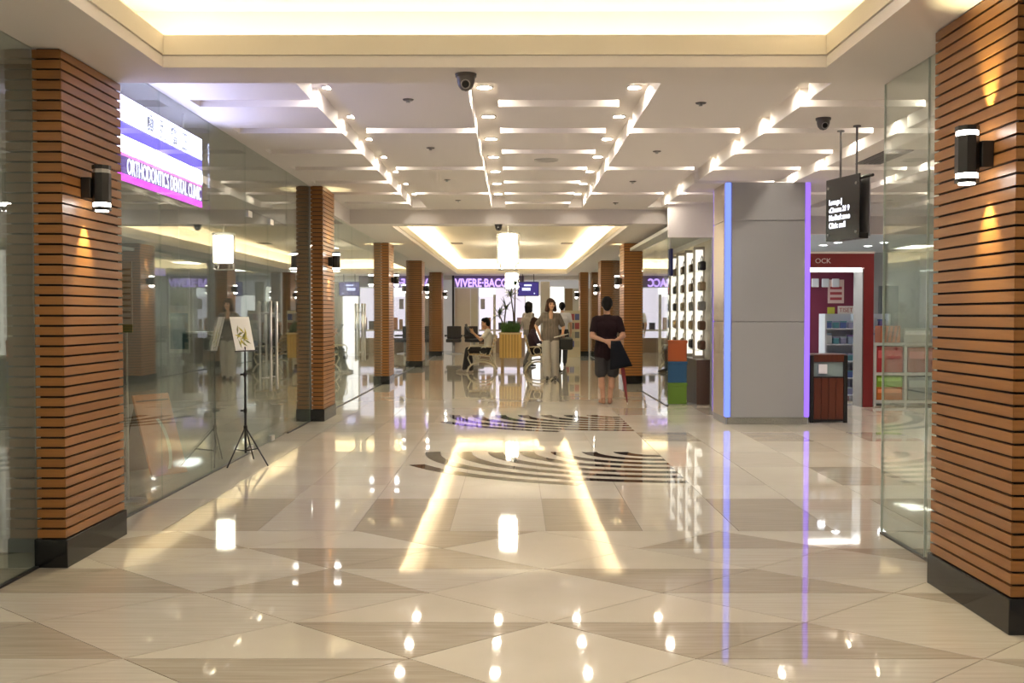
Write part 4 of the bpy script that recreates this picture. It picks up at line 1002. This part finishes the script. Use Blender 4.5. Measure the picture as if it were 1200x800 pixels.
head_caps(C, (0, -.02, 1.555), (0, -1, -.03), (0, 0, 1))
man = make_person('person standing with back turned in dark maroon shirt and grey shorts', (1.47, 16.15, 0), math.pi, C, {'skin': SKIN, 'shirt': mat('maroon_shirt', (.016, .007, .009), .85, spec=.15), 'shorts': mat('grey_shorts', (.045, .043, .045), .85, spec=.15), 'shoe': mat('sandal', (.30, .15, .09), .6)}, .0095, ((0, -.02, 1.555), (0, -1, -.03), (0, 0, 1)), short_hair)
# folded jacket and umbrella he holds
t = thing('folded_jacket', 'dark navy jacket hanging from hand of the standing person', 'jacket', (1.47, 16.15, 0))
mb = MB(); n = 12; vs = []
for j in range(9):
    q = j / 8; z = 1.0 - .42 * q; hw_ = .075 + .10 * q; cx = .11 + .09 * q
    for i in range(n): a = 2 * math.pi * i / n; vs.append((cx + hw_ * math.cos(a), -.27 + (.035 + .012 * math.sin(3 * a + j)) * math.sin(a), z + .03 * math.cos(a) * q))
mb.add(vs, [(j * n + i, j * n + (i + 1) % n, (j + 1) * n + (i + 1) % n, (j + 1) * n + i) for j in range(8) for i in range(n)] + [tuple(range(n))[::-1], tuple(range(8 * n, 9 * n))]); mb.build('cloth', mat('jacket_navy', (.007, .008, .012), .85, spec=.15), t, True)
t = thing('umbrella', 'closed dark red umbrella with tip on floor beside standing person', 'umbrella', (1.47, 16.15, 0))
a, b = V3((.19, -.175, .86)), V3((.305, -.175, .035)); d = (b - a)
MB().tube([a, a + d * .08, a + d * .45, a + d * .85, b], [.026, .03, .034, .02, .008], 10).build('canopy', mat('umbrella_red', (.17, .015, .02), .6), t, True); MB().tube([b, b + d.normalized() * .035], .005, 6).build('ferrule', STEEL, t)
MB().tube([a, a - d * .05, a - d * .1 + V3((-.01, 0, 0)), a - d * .12 + V3((-.04, 0, 0)), a - d * .09 + V3((-.06, 0, 0))], .011, 8).build('handle', BLACK, t, True)

# --- woman walking towards us
C = []
torso(C, (0, 0, .97), (0, 0, 1.27), (0, 0, 1.46), (.152, 0, 1.385), (-.152, 0, 1.385), 'shirt', 'trousers')
C += [((0, 0, 1.42), (.0, -.01, 1.54), .047, .045, 'skin'), ((0, -.09, 1.33), (0, -.05, 1.43), .035, .045, 'skin'), ((.07, -.07, 1.28), (-.07, -.07, 1.28), .06, .06, 'shirt')]
for k in (-1, 0, 1): C.append(((.088 * k, -.005, .93), (.07 * k, 0, 1.08), .130, .112, 'shirt'))
leg(C, (.09, 0, .86), (.09, -.04, .49), (.095, .05, .10), 'trousers', (.11, .095, .085), (.10, -.12, 0)); leg(C, (-.09, 0, .86), (-.10, -.08, .49), (-.075, -.10, .10), 'trousers', (.11, .095, .085), (-.09, -.27, 0))
arm(C, (-.165, 0, 1.37), (-.315, .05, 1.17), (-.245, -.06, .97), .75); arm(C, (.165, 0, 1.37), (.275, .04, 1.14), (.25, -.18, 1.0), .75)
hand(C, (-.245, -.06, .97), (.2, -.2, -1), (1, 0, 0), -1, .6); hand(C, (.25, -.18, 1.0), (.0, -.6, -.5), (0, .4, -1), -1, 1.0)
hf = V3((.30, -1, .04)); head_caps(C, (.0, -.02, 1.62), hf, (0, 0, 1))
sm = mat('striped_shirt', (.12, .10, .085), .7)
nt = sm.node_tree; wv = nt.nodes.new('ShaderNodeTexWave'); wv.inputs['Scale'].default_value = 12; wv.inputs['Distortion'].default_value = 1.5; tc = nt.nodes.new('ShaderNodeTexCoord'); cr = nt.nodes.new('ShaderNodeValToRGB'); cr.color_ramp.elements[0].color = (.07, .055, .048, 1); cr.color_ramp.elements[1].color = (.21, .18, .15, 1)
nt.links.new(tc.outputs['Object'], wv.inputs['Vector']); nt.links.new(wv.outputs[0], cr.inputs[0]); nt.links.new(cr.outputs[0], nt.nodes['Principled BSDF'].inputs['Base Color'])
make_person('person walking forward in grey striped shirt and pale trousers', (.80, 22.1, 0), 0, C, {'skin': SKIN2, 'shirt': sm, 'trousers': mat('pale_trousers', (.43, .41, .38), .8), 'shoe': mat('dark_shoe', (.015, .012, .012), .4)}, .0105, ((.0, -.02, 1.62), hf, (0, 0, 1)), bob_hair, HAIRB)
t = thing('shoulder_bag', 'black bag carried at the hip of the walking person', 'bag', (.80, 22.1, 0))
MB().prism([(.17, -.36), (.46, -.36), (.46, -.22), (.17, -.22)], .66, .92).build('body', mat('bag_black2', (.012, .014, .012), .5), t, bevel=.04); MB().tube([(.20, -.29, .90), (.22, -.27, .96), (.31, -.27, .97), (.42, -.29, .90)], .012, 6).build('strap', BLACK, t)
tag(MB().box(-.17, .15, -.05, .05, -.008, .008, M=Matrix.Translation((.80 + .22, 22.1 - .33, .965)) @ Matrix.Rotation(R(-14), 4, 'Y')).build('folded_paper', mat('paper_grey', (.62, .62, .58), .6), None, bevel=.003), 'folded white paper held above the black bag', 'paper')

# --- man sitting on the bench, facing the salon side (local -y)
def sitter(tg, low, armL, armR, fullsleeve=False, lean=.0):
    C = []; torso(C, (0, 0, .58), (0, .03 + lean, .87), (0, -.01 + lean, 1.05), (.175, .01 + lean, 1.0), (-.175, .01 + lean, 1.0), tg, low)
    C += [((0, -.01 + lean, 1.02), (0, -.03 + lean, 1.13), .054, .05, 'skin')]
    return C
C = sitter('shirt', 'trousers', 0, 0)
leg(C, (.09, -.02, .56), (.11, -.46, .55), (.11, -.40, .10), 'trousers', (.10, .08, .065), (.11, -.60, 0)); leg(C, (-.09, -.02, .56), (-.11, -.48, .54), (-.10, -.56, .10), 'trousers', (.10, .08, .065), (-.10, -.76, 0))
arm(C, (.19, .01, .99), (.21, -.16, .80), (.09, -.36, .98), .6); arm(C, (-.19, .01, .99), (-.21, -.17, .79), (-.09, -.36, .97), .6)
hand(C, (.09, -.36, .98), (-.35, -.7, .6), (-1, 0, 0), -1, .8); hand(C, (-.09, -.36, .97), (.35, -.7, .6), (1, 0, 0), 1, .8)
head_caps(C, (0, -.05, 1.20), (0, -1, -.22), (0, -.18, 1))
sit = make_person('person in white T-shirt and black trousers sitting on bench', (-.64, 25.0, 0), -math.pi / 2, C, {'skin': SKIN, 'shirt': mat('white_tee', (.68, .66, .62), .8), 'trousers': mat('black_trousers', (.012, .012, .016), .8), 'shoe': mat('grey_shoe', (.35, .31, .28), .6)}, .0105, ((0, -.05, 1.20), (0, -1, -.22), (0, -.18, 1)), short_hair)
t = thing('open_magazine', 'dark covered open magazine held by the sitting person', 'magazine', (-.64 - .50, 25.0, 1.06))
for s in (-1, 1): MB().box(0, .15, -.004, .004, -.10, .12, M=Matrix.Rotation(R(-90), 4, 'Z') @ Matrix.Rotation(R(28), 4, 'X') @ Matrix.Rotation(R(90 - s * 70), 4, 'Z')).build('cover', mat('mag_dark', (.02, .018, .02), .4), t)

# --- person sitting on the far bench, long hair, dark clothes
C = sitter('shirt', 'trousers', 0, 0)
leg(C, (.09, -.02, .56), (.10, -.46, .55), (.10, -.44, .10), 'trousers', (.10, .08, .06), (.10, -.62, 0)); leg(C, (-.09, -.02, .56), (-.10, -.46, .55), (-.10, -.50, .10), 'trousers', (.10, .08, .06), (-.10, -.70, 0))
arm(C, (.18, .01, .99), (.22, -.10, .76), (.10, -.30, .69), 1, full=True); arm(C, (-.18, .01, .99), (-.22, -.10, .76), (-.10, -.30, .69), 1, full=True)
hand(C, (.10, -.30, .69), (-.5, -.8, -.1), (0, 0, -1), -1, .4); hand(C, (-.10, -.30, .69), (.5, -.8, -.1), (0, 0, -1), 1, .4)
head_caps(C, (0, -.05, 1.20), (0, -1, -.1), (0, -.1, 1))
make_person('person with long dark hair in black clothes sitting behind the planter', (.48, 25.05, 0), math.pi / 2, C, {'skin': SKIN2, 'shirt': mat('plum_top', (.035, .018, .035), .8), 'trousers': mat('black_trousers', (.012, .012, .016), .8), 'shoe': mat('dark_shoe', (.015, .012, .012), .4)}, .0115, ((0, -.05, 1.20), (0, -1, -.1), (0, -.1, 1)), long_hair, HAIRB)

# --- two people farther back
def walker(shirt_full=False):
    C = []; torso(C, (0, 0, .97), (0, 0, 1.27), (0, 0, 1.46), (.18, 0, 1.405), (-.18, 0, 1.405), 'shirt', 'trousers')
    C += [((0, 0, 1.42), (0, -.01, 1.54), .052, .05, 'skin')]
    leg(C, (.09, 0, .90), (.09, -.10, .49), (.09, -.08, .10), 'trousers', (.10, .078, .062), (.09, -.27, 0)); leg(C, (-.09, 0, .90), (-.09, .0, .49), (-.09, .16, .12), 'trousers', (.10, .078, .062), (-.09, .0, 0))
    for s in (-1, 1):
        arm(C, (s * .195, 0, 1.40), (s * .25, .05, 1.13), (s * .24, -.06, .90), .6, full=shirt_full); hand(C, (s * .24, -.06, .90), (0, -.1, -1), (-s, 0, 0), s, .4)
    head_caps(C, (0, -.02, 1.62), (0, -1, -.03), (0, 0, 1)); return C
make_person('person in white shirt and dark trousers walking away past the woman', (1.33, 28.2, 0), R(172), walker(), {'skin': SKIN2, 'shirt': mat('pale_blue_shirt', (.55, .56, .62), .8), 'trousers': mat('black_trousers', (.012, .012, .016), .8), 'shoe': mat('dark_shoe', (.015, .012, .012), .4)}, .0125, ((0, -.02, 1.62), (0, -1, -.03), (0, 0, 1)), short_hair)
make_person('person in grey top standing beyond the far bench', (.40, 27.6, 0), R(120), walker(True), {'skin': SKIN, 'shirt': mat('grey_top', (.34, .31, .29), .8), 'trousers': mat('grey_trousers', (.2, .19, .19), .8), 'shoe': mat('dark_shoe', (.015, .012, .012), .4)}, .0125, ((0, -.02, 1.62), (0, -1, -.03), (0, 0, 1)), bob_hair)
